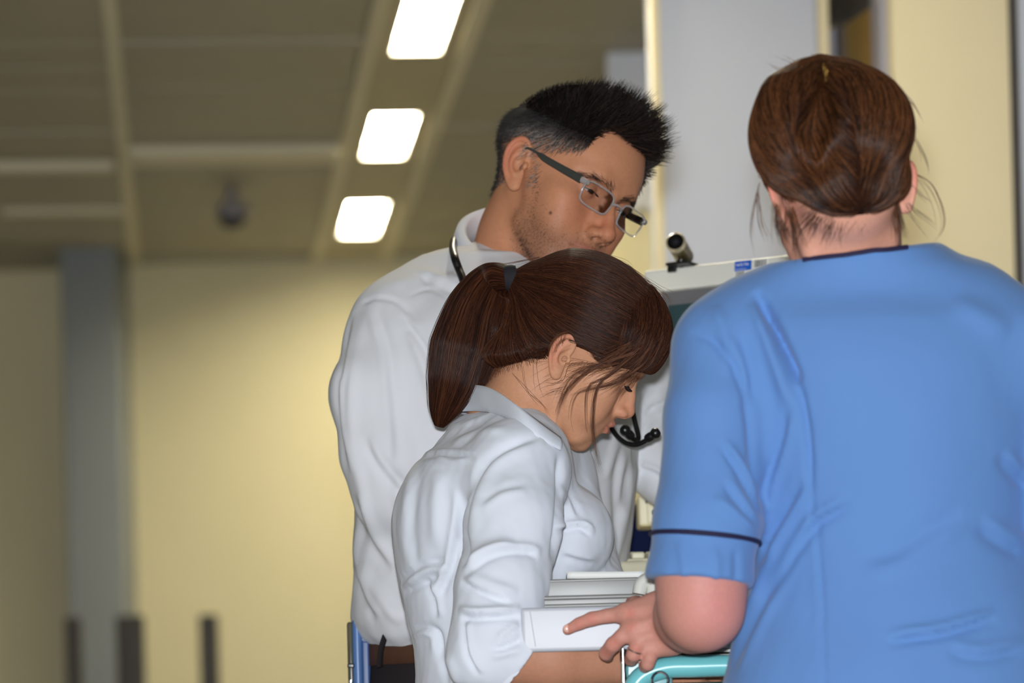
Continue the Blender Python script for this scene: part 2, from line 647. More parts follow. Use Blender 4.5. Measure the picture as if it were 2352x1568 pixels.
def head_field(p, neck, h=1.5, lo=(-100, -130, -190), hi=(100, 130, 145)):
    fd = Field(lo, hi, h)
    fem = p.get('fem', 0.0)
    # cranium
    fd.ell((0, -10, 52), (74, 95, 78), 0, pad=60)
    fd.ell((0, 28, 52), (63, 60 - 2 * fem, 58), 22, pad=40)
    # face mask: rows z, cx, cy, half width, half depth
    w = 1 - 0.06 * fem
    rows = [(-104, 0, 62, 12 * w, 14), (-98, 0, 56, 24 * w, 27), (-88, 0, 52, 33 * w, 34), (-72, 0, 45, 45 * w, 43), (-55, 0, 40, 55 * w, 47),
            (-35, 0, 35, 62 * w, 50), (-12, 0, 28, 67 * w, 54), (10, 0, 24, 69 * w, 60), (30, 0, 22, 68, 65), (52, 0, 20, 64, 66), (72, 0, 14, 56, 58), (90, 0, 8, 40, 42)]
    rows = [r + (0,) for r in rows]
    fd.loft(rows, 16, n=2.35)
    # cheekbones and cheeks
    for s in (-1, 1):
        fd.ell((s * 47, 58, -10), (19, 20, 15), 18)
        fd.ell((s * 38, 60, -36), (20, 20, 26), 18)
        fd.cap((s * 46, 16, -56), (s * 28, 62, -84), 8, 9, 18)                  # jaw line
    # brow
    br = 8.5 - 3.0 * fem
    ez = p.get('edz', 0.0)
    for s in (-1, 1):
        fd.chain([(s * 9, 84 - 2 * fem, 33 + ez), (s * 28, 82 - 2 * fem, 37 + ez), (s * 50, 64, 33 + ez)], [br, br, br - 1], 12)
        fd.ell((s * 33, 94, 16 + ez), (19, 16, 12.5 - fem), 9, sub=True)           # socket
    # nose
    nb = p.get('bridge', 0.0)
    nt = p.get('tip', 0.0)
    nz = p.get('ndz', 0.0)
    fd.chain([(0, 76, 26 + ez), (0, 80 + nb * .5, 8 + ez), (0, 84 + nb * .3, -8 + nz), (0, 84, -20 + nz)], [7, 9, 12.5, 15.5], 7)    # side walls
    fd.chain([(0, 84 + nb, 27 + ez), (0, 91 + nb, 14 + ez), (0, 99 + nb * .6, -2 + nz * .7), (0, 105 + nt, -15 + nz)], [6.5, 5.6, 6.4, 8.0], 8)
    fd.ell((0, 106 + nt, -20 + nz), (9.5, 10, 8.5), 7)
    for s in (-1, 1):
        fd.ell((s * 11.5, 95.5, -24 + nz), (6.6, 10.5, 7.0), 5.5)
    fd.ell((0, 97, -28 + nz), (4.5, 10, 4.5), 5)
    for s in (-1, 1):
        fd.ell((s * 7.6, 100.5, -31 + nz), (p.get('nos', 3.4), 6.2, p.get('nos', 3.4) + 1.4), 2.0, sub=True)
        fd.chain([(s * 17, 91, -17 + nz), (s * 19.5, 88, -25 + nz), (s * 17.5, 87, -31 + nz)], 0.9, 4, sub=True)
    # muzzle, lips, chin
    lp = p.get('lip', 1.0)
    mo = p.get('mouth', 0.0)
    mz = p.get('mdz', 0.0)
    mw = p.get('mw', 1.0)
    fd.ell((0, 73, -48 + mz), (31, 21 + mo, 24), 14)
    L3 = lambda q: [(x * mw, y, z + mz) for x, y, z in q]
    fd.chain(L3([(-23, 84, -51), (-11, 93.5 + mo, -46.5), (-3, 96 + mo, -45.5), (0, 95.4 + mo, -46.2), (3, 96 + mo, -45.5), (11, 93.5 + mo, -46.5), (23, 84, -51)]),
             [1.8, 3.2 * lp, 3.9 * lp, 3.9 * lp, 3.9 * lp, 3.2 * lp, 1.8], 3.0)
    fd.chain(L3([(-21, 84, -53), (-10, 92 + mo, -57), (0, 94 + mo, -58.5), (10, 92 + mo, -57), (21, 84, -53)]),
             [1.8, 4.4 * lp, 5.0 * lp, 4.4 * lp, 1.8], 3.0)
    fd.chain(L3([(-25, 84.5, -51.5), (-12, 96.5 + mo, -51.5), (0, 100 + mo, -51), (12, 96.5 + mo, -51.5), (25, 84.5, -51.5)]), 1.0, 2.2, sub=True)
    fd.ell((0, 98, -68 + mz), (15, 6.0, 4.5), 6, sub=True)
    fd.ell((0, 74 - 2 * fem, -88 + mz * .6), (19 - 3 * fem, 15, 14), 9)
    # eyelids over the ball, then the opening
    low = p.get('gaze', 0.0)
    for s in (-1, 1):
        c = np.array((s * 32.0, 71.0, 17.0 + p.get('edz', 0.0)))
        fd.ell(c, (13.8, 13.8, 13.4), 2.5)
        op = p.get('open', 2.7)
        fd.chain([c + (s * -13, 9.0, -1.5 + low), c + (s * -5, 13.8, 0.0 + low), c + (s * 5, 13.6, 0.4 + low), c + (s * 13.5, 7.0, -0.2 + low)],
                 [1.1, op, op, 1.0], 0.8, sub=True)
        fd.chain([c + (s * -11, 11.5, 6.5 + low * .3), c + (0, 15.2, 9.0 + low * .3), c + (s * 12, 9.5, 6.5 + low * .3)], 0.9, 2.5, sub=True)
    for s in (-1, 1):
        if p.get('ears', (1, 1))[0 if s < 0 else 1]:
            ear(fd, s, p)
    # neck
    for pts, rad, k in neck:
        fd.chain(pts, rad, k)
    return fd

def gau(d, w):
    return np.exp(-(d / w) ** 2)

def stubble_w(V):
    x, y, z = V[:, 0], V[:, 1], V[:, 2]
    w = np.clip((-z - 22) / 32, 0, 1) * np.clip((y - 2) / 22, 0, 1) * np.clip((128 + z) / 30, 0, 1)
    w *= 1 - 0.9 * gau(np.hypot((np.abs(x) - 42) / 1.5, z + 28), 26)
    w = np.maximum(w, gau(np.hypot(x / 2.4, z + 38), 8) * np.clip((y - 80) / 6, 0, 1) * np.clip((99 - y) / 3, 0, 1))
    w = np.maximum(w, 0.8 * gau(np.hypot((x - np.sign(x) * 24) / 0.7, (z + 54) / 1.6), 9) * (y > 70))
    return w * (1 - gau(z + 57, 5.5) * gau(x, 20) * (y > 82))

def skin_cols(V, base, p):
    """skin tint by place on the face (local mm): lips, flush, lid edge, stubble"""
    x, y, z = V[:, 0], V[:, 1], V[:, 2]
    c = np.tile(np.array(base[:3], float), (len(V), 1))
    def mix(w, col):
        nonlocal c
        w = np.clip(w, 0, 1)[:, None]
        c = c * (1 - w) + np.array(col[:3]) * w
    front = np.clip((y - 55) / 25, 0, 1)
    mo = p.get('mouth', 0.0)
    # flush of cheeks, nose and ears
    mix(0.30 * gau(np.hypot(np.abs(x) - 40, z + 20), 26) * front, p['flush'])
    mix(0.38 * gau(np.hypot(x, z + 20), 18) * np.clip((y - 88) / 10, 0, 1), p['flush'])
    mix(0.55 * np.clip((np.abs(x) - 76) / 8, 0, 1) * (z < 40), p['flush'])
    # eye surroundings
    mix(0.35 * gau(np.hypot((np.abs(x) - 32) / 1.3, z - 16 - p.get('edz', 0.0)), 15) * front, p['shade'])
    if 'stubble' in p:
        w = stubble_w(V)
        mix(0.42 * w, p['stubble'])
    lipw = np.clip(1.25 - np.abs(x) / (24.0 * p.get('mw', 1.0)), 0, 1)
    zc = -51.5 + p.get('mdz', 0.0)
    lipw *= np.clip(1.9 - np.abs(z - zc) / (5.6 * p.get('lip', 1.0)), 0, 1) * (y > 84)
    mix(0.75 * lipw, p['lipc'])
    for cond, col in p.get('spots', []):
        w = np.clip(1.6 - np.linalg.norm(V - np.array(cond[0]), axis=1) / cond[1], 0, 1)
        mix(w, col)
    if 'scalp' in p:
        mix(p['scalp'](V), p['scalpc'])
    return c

def pose(R, scale, org):
    """local mm -> world"""
    A = np.asarray(R, float)
    A[0] /= np.linalg.norm(A[0])
    A[1] -= A[0] * (A[0] @ A[1]); A[1] /= np.linalg.norm(A[1])
    A[2] = np.cross(A[0], A[1])
    sc = scale * 0.001
    fw = lambda V: np.asarray(V, float) @ A.T * sc + org
    bk = lambda V: (np.asarray(V, float) - org) @ A / sc
    return fw, bk, A

def eyeballs(fw, par, p, name_parent, mat_white):
    low = p.get('gaze', 0)
    for s in (-1, 1):
        c = np.array((s * 32.0, 71.0, 17.0 + p.get('edz', 0.0)))
        n, m = 28, 20
        V, cols = [], []
        axis = np.array((p.get('lookx', 0.0), 1.0, p.get('lookz', -0.25)))
        axis /= np.linalg.norm(axis)
        a = np.cross(axis, (0, 0, 1.0)); a /= np.linalg.norm(a)
        b = np.cross(a, axis)
        for i in range(m + 1):
            th = math.pi * i / m
            for k in range(n):
                ph = 2 * math.pi * k / n
                V.append(c + 12.6 * (math.cos(th) * axis + math.sin(th) * (math.cos(ph) * a + math.sin(ph) * b)))
                deg = math.degrees(th)
                cols.append((0.004, 0.003, 0.003) if deg < 13 else (0.035, 0.014, 0.008) if deg < 31 else (0.62, 0.53, 0.48))
        f = [(i * n + k, i * n + (k + 1) % n, (i + 1) * n + (k + 1) % n, (i + 1) * n + k) for i in range(m) for k in range(n)]
        meshobj('eyeball', fw(np.array(V)), [q[::-1] for q in f], mat_white, par, cols=np.array(cols))

# ------------------------------------------------------------------ hair strands (real curves)
def streaks(strands, cell, seed=0, mixr=0.4):
    """tone per strand, shared by neighbours so that the hair shows streaks"""
    mid = np.array([s[len(s) // 2] for s in strands])
    k = (np.floor(mid / cell) * np.array([73856093, 19349663, 83492791])).sum(1).astype(np.int64) ^ seed
    h = ((k * 2654435761) % 1000003) / 1000003.0
    return (1 - mixr) * h + mixr * rng.uniform(0, 1, len(strands))

def hair_curves(name, strands, radius, m, parent, tip=0.25, tones=None):
    """strands: list of (n_i,3) arrays in world coordinates"""
    off = np.zeros(3)
    q = parent
    while q is not None:
        off += np.array(q.location)
        q = q.parent
    hc = bpy.data.hair_curves.new(name)
    sizes = [len(s) for s in strands]
    hc.add_curves(sizes)
    pos = np.concatenate(strands) - off
    hc.points.foreach_set('position', pos.astype(np.float32).ravel())
    rad = np.concatenate([radius * np.interp(np.linspace(0, 1, n), [0, .1, .65, 1], [0.8, 1, 0.9, tip]) for n in sizes])
    if 'radius' not in hc.attributes:
        hc.attributes.new('radius', 'FLOAT', 'POINT')
    hc.attributes['radius'].data.foreach_set('value', rad.astype(np.float32))
    rv = (rng.uniform(0, 1, len(sizes)) if tones is None else np.asarray(tones)).astype(np.float32)
    hc.attributes.new('tone', 'FLOAT', 'CURVE').data.foreach_set('value', rv)
    hc.materials.append(m)
    o = bpy.data.objects.new(name, hc)
    return link(o, parent)

def hair_mat(name, dark, light, rough=0.28, spec=0.6, pw=1.6, grey=None):
    m = bpy.data.materials.new(name)
    m.use_nodes = True
    nt = m.node_tree
    b = nt.nodes['Principled BSDF']
    at = nt.nodes.new('ShaderNodeAttribute')
    at.attribute_name = 'tone'
    po = nt.nodes.new('ShaderNodeMath')
    po.operation = 'POWER'
    po.inputs[1].default_value = pw
    nt.links.new(at.outputs['Fac'], po.inputs[0])
    cr = nt.nodes.new('ShaderNodeValToRGB')
    cr.color_ramp.elements[0].color = dark
    cr.color_ramp.elements[1].color = light
    if grey:
        cr.color_ramp.elements[1].position = 0.9
        e = cr.color_ramp.elements.new(grey[1])
        e.color = grey[0]
    nt.links.new(po.outputs[0], cr.inputs[0])
    nt.links.new(cr.outputs[0], b.inputs['Base Color'])
    b.inputs['Roughness'].default_value = rough
    b.inputs['Specular IOR Level'].default_value = spec
    return m

def comb(fd, roots, field, n, step, off, stop=None, jit=0.0, seed=1, lift=None):
    """march strands over the surface of a field (local units), following field(p, t) -> direction"""
    r = np.random.default_rng(seed)
    p = np.array(roots, float)
    offs = off[0] + (off[1] - off[0]) * r.uniform(0, 1, len(p))
    ph = r.normal(size=(len(p), 3))
    out = [p.copy()]
    alive = np.ones(len(p), bool)
    length = np.full(len(p), n)
    prev = None
    for i in range(1, n):
        t = i / n
        d = field(p, t) + jit * ph
        g = fd.grad(p)
        d = d - g * (d * g).sum(1)[:, None]
        d /= np.linalg.norm(d, axis=1)[:, None] + 1e-9
        if prev is not None:
            d = 0.6 * d + 0.4 * prev
            d /= np.linalg.norm(d, axis=1)[:, None] + 1e-9
        prev = d
        q = p + d * step
        s = fd.sample(q)
        tgt = offs * (1 if lift is None else lift(t))
        q = q - fd.grad(q) * (s - tgt)[:, None]
        p = np.where(alive[:, None], q, p)
        out.append(p.copy())
        if stop is not None:
            dead = alive & stop(p)
            length[dead] = i + 1
            alive &= ~dead
    A = np.stack(out, 1)
    return [A[k, :max(3, length[k])] for k in range(len(p))]

def sample_surface(V, Q, dens, n, seed=0):
    """n random points on the quads, weighted by dens at the corners"""
    r = np.random.default_rng(seed)
    a, b, c, d = (V[Q[:, i]] for i in range(4))
    area = np.linalg.norm(np.cross(c - a, d - b), axis=1) * 0.5
    w = area * dens[Q].mean(1)
    cs = np.cumsum(w)
    k = np.searchsorted(cs, r.uniform(0, cs[-1], n))
    u, v = r.uniform(0, 1, (2, n, 1))
    return (a[k] * (1 - u) + b[k] * u) * (1 - v) + (d[k] * (1 - u) + c[k] * u) * v
# ------------------------------------------------------------------ the room
CEIL = 2.63
HC = CEIL - CAMZ
GY = np.array((-0.085, 1.0, 0.0)); GY /= np.linalg.norm(GY)      # direction of the ceiling grid
GX = np.array((GY[1], -GY[0], 0.0))
GROT = math.atan2(GX[1], GX[0])
def Pc(px, py, z=CEIL):
    """point of a horizontal plane seen at this place"""
    u, v = (px - PPX) / F, (PPY - py) / F
    return P(px, py, (z - CAMZ) / (v * CR - u * SR))
def grid(a, b, z):
    q = GX * a + GY * b
    return np.array((q[0], q[1], z))
def lat(p): return float(np.asarray(p)[:2] @ GX[:2])
def lon(p): return float(np.asarray(p)[:2] @ GY[:2])
RZ = np.array([[math.cos(GROT), -math.sin(GROT), 0], [math.sin(GROT), math.cos(GROT), 0], [0, 0, 1]])

M_CEIL = mat('ceiling_plank', srgb(176, 170, 150), 0.55, noise=(6, 0.06))
M_TRIM = mat('ceiling_trim', srgb(232, 224, 196), 0.5)
M_YEL = mat('cream_wall_paint', srgb(240, 230, 190), 0.75, noise=(5, 0.03))
M_CREAM = mat('pale_cream_paint', srgb(232, 220, 186), 0.75, noise=(4, 0.03))
M_GREY = mat('grey_panel', srgb(190, 196, 214), 0.6, noise=(3, 0.03))
M_PALE = mat('pale_panel', srgb(240, 242, 250), 0.6, noise=(3, 0.02))
M_PIL = mat('grey_pillar_paint', srgb(150, 156, 158), 0.7, noise=(4, 0.04))
M_FLOOR = mat('vinyl_floor', srgb(150, 150, 150), 0.4, noise=(9, 0.08))
M_DARK = mat('dark_frame', srgb(58, 54, 52), 0.5, noise=(30, .1))
M_SHAD = mat('ceiling_void', srgb(120, 114, 100), 0.9)

fl_ = MB().box((0.5, 6.0, -0.05), (16, 18, 0.1)).build('floor', M_FLOOR, smooth=False)
tag(fl_, 'pale grey vinyl floor of the hall', kind='structure')
YB = 12.55
def wall(name, x0, x1, y, z0, z1, m, label, th=0.12):
    o = MB().box(((x0 + x1) / 2, y + th / 2, (z0 + z1) / 2), (x1 - x0, th, z1 - z0)).build(name, m, smooth=False)
    return tag(o, label, kind='structure')
xl = P(205, 900, YB)[0]
wall('wall_back', P(240, 900, YB)[0], P(1560, 900, YB)[0], YB, 0, CEIL + .2, M_YEL, 'cream painted far wall washed by the ceiling lamps')
wall('wall_left', -6.0, P(160, 900, 12.65)[0], 12.65, 0, CEIL + .2, M_YEL, 'shaded cream wall left of the grey pillar')
pw = P(278, 1000, 12.15)[0] - P(147, 1000, 12.15)[0]
pil = MB().box((P(212, 1000, 12.15)[0], 12.15 + .3, (CEIL + .2) / 2), (pw, 0.6, CEIL + .2), bev=.01).build('trim_1', M_PIL)
tag(pil, 'grey vertical pillar against the cream far wall', kind='structure')

# ceiling: slab, planks between the long trims
cs = MB().box((0.3, 5.6, CEIL + 0.16), (15, 16.5, 0.1)).build('ceiling', M_SHAD, smooth=False)
tag(cs, 'plank ceiling with long pale trims', kind='structure')
L0, L1 = lat(Pc(280, 300)), lat(Pc(826, 200))
BAY = L1 - L0
LAMPL = lat(Pc(862, 318)) + 0.0       # left edge of the lamp row, right edge of the lamp row
LC = lat(Pc(893, 318))
STRIP = (L1 + .03, LC + (LC - L1) - .03)
lines = [L0 - 3 * BAY, L0 - 2 * BAY, L0 - BAY, L0, L1, LC + (LC - L1)]
lines += [lines[-1] + BAY, lines[-1] + 2 * BAY, lines[-1] + 3 * BAY]
plank_me = {}
PL = 0.30
for i in range(len(lines) - 1):
    if i == 4:
        continue
    a, b = lines[i], lines[i + 1]
    w = b - a - 0.03
    key = round(w, 3)
    n0 = 9 if i < 3 or i > 5 else 6
    for k in range(17, 43):
        y0 = k * PL
        if key not in plank_me:
            o = MB().box((0, 0, 0), (w, PL - 0.012, 0.03), bev=0.004).build('plank', M_CEIL)
            plank_me[key] = o.data
            COL.objects.unlink(o)
            bpy.data.objects.remove(o)
        o = bpy.data.objects.new('plank', plank_me[key])
        o.location = grid((a + b) / 2, y0, CEIL + 0.015 + 0.003 * (k % 2) + .002 * ((k * 7 + i) % 3))
        o.rotation_euler = (0, 0, GROT)
        link(o, cs)
for i, a in enumerate(lines):
    o = MB().box(grid(a, 6.9, CEIL + .002), (0.034, 12.2, 0.024), RZ).build('long_trim', M_TRIM, cs, smooth=False)
# the strip that holds the lamps: boards between lamps
M_STRIP = mat('lamp_strip', srgb(190, 180, 150), 0.5)
LW, LL = 0.112, 0.66
lamp_far = [lon(Pc(870, 366)), 0, 0]
lamp_b = [lon(Pc(957, 122)), lon(Pc(870, 364)), lon(Pc(812, 541))]
pitch = (lamp_b[2] - lamp_b[0]) / 2
ends = [lamp_b[2] - pitch * k for k in range(0, 5)]
sw = lines[5] - lines[4] - .03
for k, e in enumerate(ends + [ends[-1] - pitch]):
    # board from this lamp's near end back to the next lamp's far end
    top = (ends[k - 1] - LL - .02) if k > 0 else lon((0, YB, 0)) + .1
    if top - e > .05:
        MB().box(grid(LC, (top + e + .02) / 2, CEIL + .015), (LW + .02, top - e - .02, .03), RZ).build('strip_board', M_STRIP, cs, smooth=False)
for s in (-1, 1):
    MB().box(grid(LC + s * (LW / 2 + .010 + (sw / 2 - LW / 2 + .012) / 2), 6.9, CEIL + .015), (sw / 2 - LW / 2 + .012, 12.2, .03), RZ).build('strip_board', M_STRIP, cs, smooth=False)
LAMPHOUSE = mat('lamp_housing', srgb(235, 232, 220), 0.4)
LAMPLIT = mat('lit_diffuser', (1, 1, 1, 1), 0.5, emit=((1.0, 0.90, 0.66, 1), 70.0))
names = ['farthest lit ceiling lamp, next to the far wall', 'middle lit ceiling lamp of the three in view', 'lit ceiling lamp cut by the top edge of the picture']
for k, e in enumerate(ends):
    c = grid(LC, e - LL / 2, CEIL + .03)
    t = empty('ceiling_lamp', tuple(float(v) for v in c))
    tag(t, names[k] if k < 3 else ('lit ceiling lamp just above the top edge of the picture', 'lit ceiling lamp nearest to the camera, above the people')[k - 3], 'ceiling lamp', 'row of recessed ceiling lamps')
    MB().box(c + (0, 0, .005), (LW, LL, .006), RZ).build('diffuser', LAMPLIT, t, smooth=False)
    for s in (-1, 1):
        MB().box(c + GX * s * (LW / 2 + .006) + (0, 0, 0.0), (.010, LL + .02, .06), RZ).build('housing_side', LAMPHOUSE, t, smooth=False)
        MB().box(c + GY * s * (LL / 2 + .006) + (0, 0, 0.0), (LW, .010, .06), RZ).build('housing_end', LAMPHOUSE, t, smooth=False)
# one more lamp over the passage at the right
LAMPDIM = mat('lit_diffuser_passage', (1, 1, 1, 1), 0.5, emit=((1.0, 0.86, 0.58, 1), 6.0))
c = np.array((P(1900, 300, 6.1)[0], 6.1, CEIL + .0))
t = empty('ceiling_lamp', tuple(float(v) for v in c))
tag(t, 'lit ceiling lamp over the passage, above the glazed frame', 'ceiling lamp')
MB().box(c + (0, 0, -.002), (.30, .60, .006)).build('diffuser', LAMPDIM, t, smooth=False)
for s in (-1, 1):
    MB().box(c + (s * .158, 0, 0), (.012, .628, .03)).build('housing_side', LAMPHOUSE, t, smooth=False)
    MB().box(c + (0, s * .308, 0), (.30, .012, .03)).build('housing_end', LAMPHOUSE, t, smooth=False)
# cross beam that catches the light
cb = Pc(560, 345)
MB().box(grid((L0 + L1) / 2, lon(cb), CEIL - .012), (BAY - .03, .20, .028), RZ, bev=.006).build('cross_board', M_TRIM, cs)
cb2 = Pc(120, 372)
MB().box(grid(L0 - BAY * 1.2, lon(cb2), CEIL - .012), (BAY * 2.3, .06, .028), RZ, bev=.006).build('cross_board', M_TRIM, cs)
cb3 = Pc(200, 480)
MB().box(grid(L0 - BAY * .33, lon(cb3), CEIL - .006), (BAY * .6, .05, .018), RZ, bev=.004).build('cross_board', M_TRIM, cs)

# dome camera under the ceiling
dc = Pc(532, 432)
dome = empty('dome_camera', tuple(float(v) for v in dc))
tag(dome, 'small grey dome camera hanging under the ceiling', 'security camera')
M_DOME = mat('dome_housing', srgb(150, 146, 150), 0.4)
M_DBALL = mat('smoked_dome', srgb(64, 62, 66), 0.15)
MB().lathe([(0, .018), (.035, .018), (.045, .03), (.05, .04)], dc, (0, 0, -1), 24).build('mount', M_DOME, dome)
MB().lathe([(.045, .035), (.05, .046), (.075, .048), (.08, .044)], dc, (0, 0, -1), 28).build('housing', M_DOME, dome)
MB().lathe([(.078 + .04 * math.sin(a), .042 * math.cos(a)) for a in np.linspace(0, 1.5, 9)], dc, (0, 0, -1), 28).build('dome', M_DBALL, dome)

# dark posts low at the left
for (x0, x1, yt, Y, lab) in ((152, 188, 1418, 11.4, 'narrow dark post at far left, before the grey pillar'),
                             (270, 332, 1414, 11.4, 'widest dark post, below the right edge of the grey pillar'),
                             (460, 502, 1412, 11.4, 'dark post standing alone before the cream wall')):
    a, b = P(x0, 1500, Y), P(x1, 1500, Y)
    zt = P((x0 + x1) / 2, yt, Y)[2]
    t = empty('dark_post', (float((a[0] + b[0]) / 2), Y, 0))
    tag(t, lab, 'post')
    w = b[0] - a[0]
    MB().box(((a[0] + b[0]) / 2, Y, zt / 2 + .01), (w, .06, zt - .02), bev=.006).build('upright', M_DARK, t)
    MB().box(((a[0] + b[0]) / 2, Y, .008), (w + .03, .18, .016), bev=.004).build('base_plate', M_DARK, t)

# right side: far return wall, grey column, glazed frame, cream wall
YR = 9.1
xr0, xr1 = P(1398, 300, YR)[0], P(1560, 300, YR)[0]
wall('wall_far_return', xr0, xr1 + .3, YR, 1.25 + P(1450, 480, YR)[2] - 1.25, CEIL + .1, M_PALE, 'pale grey upper wall panel behind the head of the man')
wall('wall_far_return_lower', xr0 - .06, xr1 + .3, YR + .01, 0, P(1450, 480, YR)[2], M_YEL, 'cream lower part of the wall behind the man')
YC = 7.0
xc0, xc1 = P(1516, 300, YC)[0], P(1884, 300, YC)[0]
colm = MB().box(((xc0 + xc1) / 2, YC + .25, (CEIL + .1) / 2), (xc1 - xc0, .5, CEIL + .1), bev=.006).build('wall_column', M_GREY)
tag(colm, 'broad pale grey column behind the monitor', kind='structure')
o = MB().box((xc0 - .004, YC + .02, (CEIL + .1) / 2), (.016, .07, CEIL + .1), bev=.003).build('trim_2', M_CREAM)
tag(o, 'narrow cream edge strip on the grey column', kind='structure')
o = MB().box((xc1 + .012, YC + .12, (CEIL + .1) / 2), (.022, .2, CEIL + .1), bev=.003).build('trim_3', M_CREAM)
tag(o, 'cream strip between grey column and glazed frame', kind='structure')
YE = 6.75
wall('wall_right', P(2057, 300, YE)[0], P(2326, 300, YE)[0], YE, 0, CEIL + .1, M_CREAM, 'cream wall behind the person in blue', th=.1)
o = MB().box((P(2334, 300, YE)[0], YE + .05, (CEIL + .1) / 2), (.018, .12, CEIL + .1)).build('trim_4', M_DARK, smooth=False)
tag(o, 'dark door frame edge at the right border', kind='structure')
wall('wall_right_return', P(2342, 300, YE)[0], P(2342, 300, YE)[0] + 3.0, YE - .02, 0, CEIL + .1, M_GREY, 'pale lilac wall beyond the dark frame edge', th=.3)
# glazed frame that recedes between column and cream wall
A = P(1908, 45, 7.42); B = P(2057, -32, 7.0)
A[2] = B[2] = (A[2] + B[2]) / 2
dv = B - A; ln_ = np.linalg.norm(dv); dv /= ln_
ang = math.atan2(dv[1], dv[0])
RW = np.array([[math.cos(ang), -math.sin(ang), 0], [math.sin(ang), math.cos(ang), 0], [0, 0, 1]])
M_ALU = mat('grey_frame', srgb(196, 194, 206), 0.5)
M_RAIL = mat('dark_bronze_rail', srgb(104, 98, 94), 0.5)
M_AMB = mat('amber_reflection_pane', srgb(222, 184, 104), 0.35, noise=(3, .2))  # pane colour stands in for ceiling light reflected in the glass
M_ORA = mat('warm_lit_panel', srgb(250, 214, 140), 0.6, noise=(8, .08))  # warm light above the head rail is put into this colour
win = empty('window_1', tuple(float(v) for v in (A + B) / 2 - (0, 0, A[2])))
tag(win, 'receding glazed panel in a grey and dark frame', kind='structure')
mid = (A + B) / 2
MB().box(mid + (0, 0, .018), (ln_, .05, .036), RW).build('head_rail', M_RAIL, win, smooth=False)
MB().box(A + dv * .035 - (0, 0, 1.2), (.07, .06, 2.36), RW).build('stile', M_ALU, win, smooth=False)
MB().box(B - dv * .03 - (0, 0, 1.2), (.06, .06, 2.36), RW).build('stile', M_ALU, win, smooth=False)
MB().box(A + dv * .09 - (0, -.01, 1.2), (.04, .03, 2.36), RW).build('inner_shade_strip', M_RAIL, win, smooth=False)  # dark strip put in for the shadow just inside the stile
MB().box(mid + (0, .02, -1.2), (ln_, .012, 2.36), RW).build('pane', M_AMB, win, smooth=False)
MB().box(mid + (0, .02, .036 + .25), (ln_ + .1, .03, .5), RW).build('transom_panel', M_ORA, win, smooth=False)
# ------------------------------------------------------------------ people: shared pieces
SKIN = mat('skin', srgb(190, 130, 96), 0.55, spec=0.38, attr='col', sss=0.10, noise=(260, 0.10), bump=(900, 0.25, 0.0004))
EYE = mat('eye', (0.6, 0.5, 0.45, 1), 0.08, attr='col', spec=0.8)

def join(parts):
    V, Q, C, b = [], [], [], 0
    for v, q, c in parts:
        V.append(v); Q.append(q + b); C.append(c); b += len(v)
    return np.concatenate(V), np.concatenate(Q), np.concatenate(C)

def bridged(parts, links):
    """join skin pieces into one continuous mesh; the links run inside the clothes"""
    V, Q, C = join(parts)
    st = np.cumsum([0] + [len(p[0]) for p in parts])
    extra = []
    for a, b, ta, tb in links:
        ids = []
        for k, t in ((a, ta), (b, tb)):
            d = np.linalg.norm(V[st[k]:st[k + 1]] - np.asarray(t), axis=1)
            i0 = int(np.argmin(d)) + st[k]
            f = Q[(Q == i0).any(1)][0]
            ids.append(list(f))
        f, g = ids
        for j in range(4):
            extra.append([f[j], f[(j + 1) % 4], g[(j + 1) % 4], g[j]])
    return V, np.vstack([Q, np.array(extra)]), C

def ring(fd, c, axis, n=48, r0=0.0, rmax=0.3, ref=(0, 0, 1), off=0.0):
    """closed loop where the plane through c across axis meets the field's surface"""
    ax = np.asarray(axis, float); ax /= np.linalg.norm(ax)
    ref = np.asarray(ref, float)
    a = ref - ax * (ref @ ax)
    if np.linalg.norm(a) < 1e-3:
        a = np.array((1.0, 0, 0)) - ax * ax[0]
    a /= np.linalg.norm(a)
    b = np.cross(ax, a)
    th = np.linspace(0, 2 * math.pi, n, endpoint=False)
    D = np.cos(th)[:, None] * a + np.sin(th)[:, None] * b
    t = np.full(n, r0)
    for _ in range(60):
        d = fd.sample(np.asarray(c) + D * t[:, None])
        t = np.clip(t + np.clip(-d, -fd.h * 3, fd.h * 3) * 0.8, 0, rmax)
    return np.asarray(c) + D * (t + off)[:, None], D

def on_surface(V, N, pts, n=40, out=0.0, vis=True):
    """drape an image-plane polyline on the visible side of a mesh"""
    px, py = pix(V)
    ok = N[:, 1] < 0.15
    W, Wn = V[ok], N[ok]
    px, py = px[ok], py[ok]
    L = spline(pts, n)
    res = []
    for q in L:
        d = (px - q[0]) ** 2 + (py - q[1]) ** 2
        k = np.argsort(d)[:10]
        k = k[W[k, 1] < W[k, 1].min() + 0.02]
        y = W[k, 1].mean()
        p = P(q[0], q[1], y)
        nn = Wn[k].mean(0)
        res.append(p + nn / (np.linalg.norm(nn) + 1e-9) * out)
    res = np.array(res)
    for _ in range(2):
        res[1:-1] = 0.25 * res[:-2] + 0.5 * res[1:-1] + 0.25 * res[2:]
    return res

def tube_obj(name, pts, r, m, parent, n=8, closed=False):
    if closed:
        pts = np.vstack([pts, pts[:2]])
    return MB().tube(pts, r, n, cap=not closed).build(name, m, parent)

def cloth(name, fd, lines, wr, m, parent, relax=2, cols=None, keep=None):
    V, Q = fd.mesh(relax)
    N = vnormals(V, Q)
    for amp, fr, seed, st in wr:
        V = wrinkle(V, N, amp, fr, seed, st)
    V = folds(V, N, lines)
    N = vnormals(V, Q)
    o = meshobj(name, V, Q, m, parent)
    return o, V, Q, N

def finger(fd, pts, rad, k=0.003):
    fd.chain([np.asarray(p) for p in pts], rad, k, kin=0.002)

